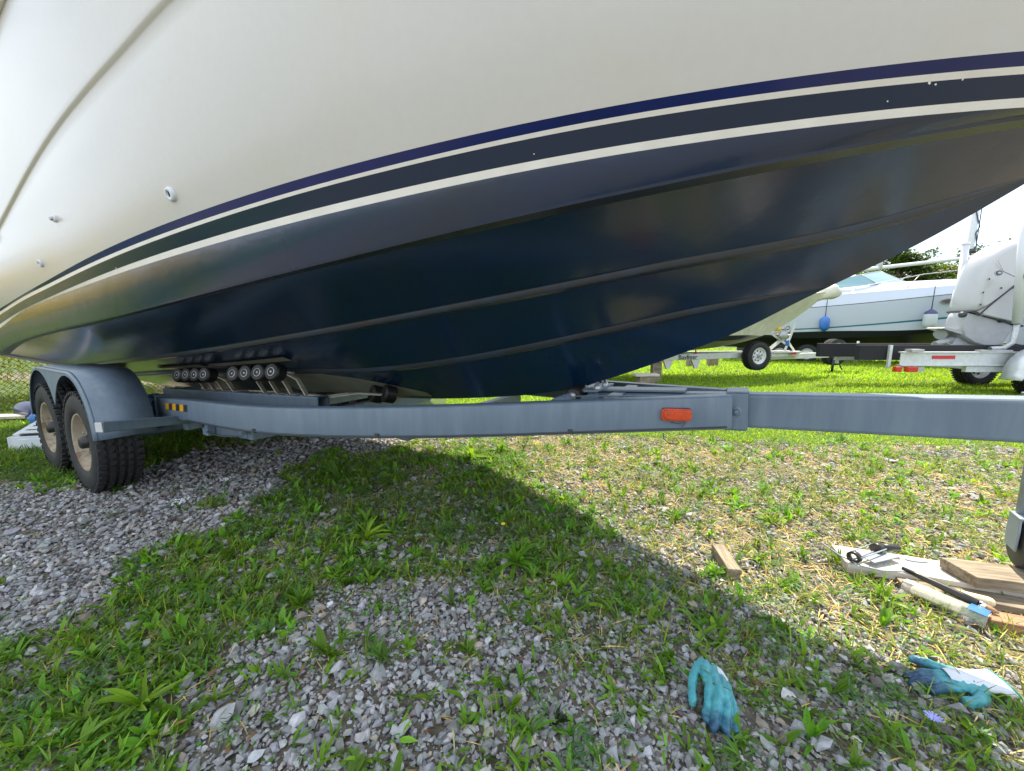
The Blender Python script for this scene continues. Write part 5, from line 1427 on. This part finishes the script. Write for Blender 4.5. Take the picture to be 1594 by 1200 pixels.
for (y0, y1, dens, size) in ((.40, 1.6, 4300, .0125), (.40, 2.0, 3600, .0062), (1.6, 2.9, 2900, .0138), (2.9, 4.6, 1500, .0165)):
    area = (y1 - y0) * 2 * (1.50 * y1 + 1.15)
    x, y = sample(int(area * dens), None, (y0, y1), w_stone)
    n = len(x); s = size * np.exp(rng.normal(0, .36, n)) * np.where(zones(x, y)[3], .78, 1.0)
    z = rng.uniform(-.2, .9, n) * s * .8 + .002
    rot = rot_zyx(rng.uniform(0, 2 * PI, n), rng.normal(0, .35, n), rng.normal(0, .35, n))
    col = np.array([.30, .303, .312])[None] * np.exp(rng.normal(0, .24, (n, 1))) * (1 + rng.normal(0, .03, (n, 3)))
    warm = rng.uniform(0, 1, n) < .06; col[warm] *= np.array([1.12, .98, .80])
    dk = rng.uniform(0, 1, n) < .06; col[dk] *= np.array([.50, .42, .40])
    w = rng.integers(0, len(STONES), n); pos = np.stack([x, y, z], 1); scl = np.stack([s, s, s], 1)
    for k, (tv, tf) in enumerate(STONES):
        q = w == k
        if q.any(): parts.append(instance(tv, tf, pos[q], rot[q], scl[q], np.clip(col[q], .02, .8)))
V, F, C = merge_parts(parts)
np_object('gravel', V, F, M['stone'], C, 'stuff', 'grey crushed limestone gravel spread over the yard')

# ---- weeds as ground cover
def clump(x, y, s=2.2, seed=0, t=.5): return vnoise(x, y, s, seed) * .6 + vnoise(x, y, s * 2.7, seed + 5) * .4
def rosettes(x, y, nl, up, ln, base, var=.22, templates=LEAVES, wf=(.8, 1.3), hue=.12):
    n = len(x); k = rng.integers(nl[0], nl[1] + 1, n); idx = np.repeat(np.arange(n), k)
    size = rng.uniform(ln[0], ln[1], n)
    pos = np.stack([x[idx], y[idx], np.full(len(idx), .008)], 1) + rng.normal(0, .004, (len(idx), 3)) * np.array([1, 1, .3])
    L = size[idx] * rng.uniform(.6, 1.1, len(idx)); cb = colours(n, base, var, hue)
    col = np.clip(cb[idx] * (1 + rng.normal(0, .10, (len(idx), 1))), .004, .9)
    return leaves_at(pos, up[0], up[1], L, L * rng.uniform(wf[0], wf[1], len(idx)), col, templates)
def w_weed(dense, bare, front, dry, other, lf=.3):
    def f(x, y):
        b, fr, de, dr, la, le = zones(x, y)
        base = np.where(la, 0, np.where(le, lf, np.where(b, bare, np.where(fr, front, np.where(de, dense, np.where(dr, dry, other))))))
        return base
    return f
def area_n(d, y0, y1): return int(d * (y1 - y0) * 2 * (1.50 * y1 + 1.15))
parts = []
# broad lance-shaped leaves
x, y = sample(area_n(700, .4, 4.6), None, (.4, 4.6), w_weed(1., .008, .24, .22, .4, .5))
k = clump(x, y, 2.0, 1) > .34; x, y = x[k], y[k]
parts += rosettes(x, y, (4, 8), (5, 75), (.022, .072), (.13, .275, .020), .30)
# bigger arching rosettes
x, y = sample(area_n(34, .4, 4.6), None, (.4, 4.6), w_weed(1., .0, .34, .40, .4, .2))
parts += rosettes(x, y, (6, 12), (15, 75), (.045, .105), (.125, .27, .018), wf=(.6, 1.0))
# clover and chickweed mats
x, y = sample(area_n(1900, .4, 4.4), None, (.4, 4.4), w_weed(1., .01, .22, .12, .3, .4))
k = clump(x, y, 3.0, 2) > .46; x, y = x[k], y[k]; n = len(x)
pos = np.stack([x, y, rng.uniform(.006, .035, n)], 1)
pos = np.repeat(pos, 3, 0) + rng.normal(0, .007, (3 * n, 3)) * np.array([1, 1, .25])
parts += leaves_at(pos, -10, 30, rng.uniform(.010, .020, 3 * n), rng.uniform(.010, .020, 3 * n), colours(3 * n, (.10, .215, .035), .25), SMALL)
# feathery mayweed, bluish green
x, y = sample(area_n(60, .4, 4.4), None, (.4, 4.4), w_weed(1., .03, .35, .45, .5, 1.0))
k = clump(x, y, 1.7, 8) > .50; x, y = x[k], y[k]; n = len(x)
m_ = 26; idx = np.repeat(np.arange(n), m_); hgt = rng.uniform(.02, .07, n)[idx] * rng.uniform(.2, 1, n * m_)
pos = np.stack([x[idx] + rng.normal(0, .020, n * m_), y[idx] + rng.normal(0, .020, n * m_), hgt], 1)
parts += leaves_at(pos, -5, 75, rng.uniform(.018, .036, n * m_), rng.uniform(.05, .085, n * m_), colours(n * m_, (.10, .20, .085), .2), BLADES[:2])
# grass blades in tufts
x, y = sample(area_n(420, .4, 4.7), None, (.4, 4.7), w_weed(.8, .01, .15, .55, .6, 1.0))
k = clump(x, y, 2.4, 3) > .42; x, y = x[k], y[k]; n = len(x)
m_ = 6; idx = np.repeat(np.arange(n), m_)
pos = np.stack([x[idx] + rng.normal(0, .010, n * m_), y[idx] + rng.normal(0, .010, n * m_), np.full(n * m_, .004)], 1)
L = rng.uniform(.03, .10, n * m_)
parts += leaves_at(pos, 20, 85, L, np.full(n * m_, .062), colours(n * m_, (.17, .24, .030), .25, .15), BLADES)
V, F, C = merge_parts(parts)
np_object('weeds', V, F, M['leaf'], C, 'stuff', 'mixed low weeds, clover and grass growing through the gravel')

# dry straw and withered leaves
parts = []
x, y = sample(area_n(620, .4, 4.7), None, (.4, 4.7), w_weed(.25, .02, .10, 1., .5, .1))
k = (clump(x, y, 2.0, 4) > .42) | (rng.uniform(0, 1, len(x)) < .25); x, y = x[k], y[k]; n = len(x)
m_ = 3; idx = np.repeat(np.arange(n), m_)
pos = np.stack([x[idx] + rng.normal(0, .012, n * m_), y[idx] + rng.normal(0, .012, n * m_), rng.uniform(.006, .02, n * m_)], 1)
parts += leaves_at(pos, -8, 22, rng.uniform(.03, .10, n * m_), np.full(n * m_, .055), colours(n * m_, (.60, .47, .18), .22, .08), BLADES)
x, y = sample(area_n(45, .4, 4.7), None, (.4, 4.7), w_weed(.5, .04, .5, 1., .5, .1)); n = len(x)
parts += leaves_at(np.stack([x, y, rng.uniform(.012, .025, n)], 1), -12, 30, rng.uniform(.02, .045, n), rng.uniform(.03, .06, n), colours(n, (.20, .12, .06), .35, .1), [to_two_col(t) for t in LEAVES])
V, F, C = merge_parts(parts)
np_object('dry_grass', V, F, M['straw'], C, 'stuff', 'dry straw and withered grass lying between the stones')

# lawn beyond the trailer
parts = []
for (y0, y1, dens, L0, W0) in ((3.3, 5.5, 2600, .055, .09), (5.5, 8.5, 1500, .07, .13), (8.5, 14, 620, .09, .22), (14, 24, 150, .12, .5)):
    n = int(dens * (y1 - y0) * (1.55 * y1 + 1.5) )
    y = rng.uniform(y0, y1, n); x = rng.uniform(-.1, 1, n) * (1.55 * y + 1.0)
    b, fr, de, dr, la, lf = zones(x, y)
    k = la & (rng.uniform(0, 1, n) < (.55 + .6 * vnoise(x, y, 1.1, 12))); x, y = x[k], y[k]; n = len(x)
    pos = np.stack([x, y, np.full(n, .004)], 1)
    c = colours(n, (.20, .34, .016), .2, .1) * (.82 + .4 * vnoise(x, y, .8, 14))[:, None]
    parts += leaves_at(pos, 30, 88, rng.uniform(.6, 1.3, n) * L0, np.full(n, W0), c, BLADES)
# verge round the left wheels and along the fence
n = 42000
x = rng.uniform(-8.5, -2.6, n); y = rng.uniform(1.4, 8.0, n)
b, fr, de, dr, la, lf = zones(x, y); k = lf & ~b; x, y = x[k], y[k]; n = len(x)
pos = np.stack([x, y, np.full(n, .004)], 1)
parts += leaves_at(pos, 25, 88, rng.uniform(.04, .12, n), np.full(n, .10), colours(n, (.085, .165, .025), .25, .12), BLADES)
V, F, C = merge_parts(parts)
np_object('grass', V, F, M['lawn_blade'], C, 'stuff', 'bright green mown lawn and rough verge grass')

# ---- single weeds that stand out
def weed(name, x, y, nl, up, ln, base, label, wf=(.55, .95), templates=None, cat='weed'):
    parts = rosettes(np.array([0.0]), np.array([0.0]), (nl + 8, nl + 8), (8, up[1]), (ln * .85, ln * .85), base, .05, templates or LEAVES[:4], wf, .04)
    V, F, C = merge_parts(parts)
    o = np_object(name, V, F, M['leaf'], C); o.location = (x, y, .002)
    return tag(o, label, cat, 'single broad leaved weeds')
G1, G2, G3 = (.12, .27, .02), (.18, .32, .02), (.09, .20, .03)
weed('dandelion', .02, 1.72, 16, (25, 70), .17, G1, 'large dark rosette of long leaves at the middle of the shade')
weed('dandelion', -.78, 1.93, 13, (30, 75), .17, G2, 'bright long leaved rosette in the dense weeds left of centre')
weed('plantain', -1.10, 1.00, 12, (25, 65), .15, G2, 'light green broad leaved plant in the lower left corner weeds')
weed('plantain', .60, .86, 6, (15, 50), .07, G1, 'small leafy sprig touching the tip of the left glove')
weed('dandelion', -.36, 3.25, 14, (30, 75), .22, G2, 'sunlit rosette just below the grey beam at the shadow edge')
weed('dandelion', -.10, 3.45, 12, (30, 75), .20, G1, 'half shaded rosette below the beam right of the sunlit one')
weed('dandelion', 1.55, 1.45, 14, (20, 70), .12, G2, 'yellow green rosette in front of the pale plank point')
weed('plantain', 1.20, 1.74, 9, (25, 65), .11, G2, 'sunlit broad leaves between the wood block and the plank')
weed('plantain', .92, 1.62, 10, (30, 70), .11, G1, 'leafy plant at the foot of the wood block')
weed('dandelion', 1.50, 2.10, 12, (30, 75), .13, G2, 'sunlit tuft standing behind the caulking gun')
weed('dandelion', 1.42, 2.62, 11, (30, 75), .13, G1, 'lone rosette on the sunlit gravel below the bolted collar')
weed('dandelion', -1.35, 2.85, 14, (30, 75), .20, G3, 'dark tall rosette at the left edge of the weed patch')
weed('plantain', 1.62, .93, 8, (20, 60), .08, G2, 'yellow leaved weed right of the chicory flower')
weed('plantain', .05, .93, 7, (15, 60), .085, G1, 'broad leaved sprig on the bare gravel at the bottom centre')
weed('dandelion', -.45, 1.18, 9, (25, 65), .10, G3, 'small dark rosette amid the pale gravel left of centre')
weed('plantain', -1.95, 1.02, 12, (25, 70), .16, G1, 'big bright leaf cluster at the left frame edge weeds')
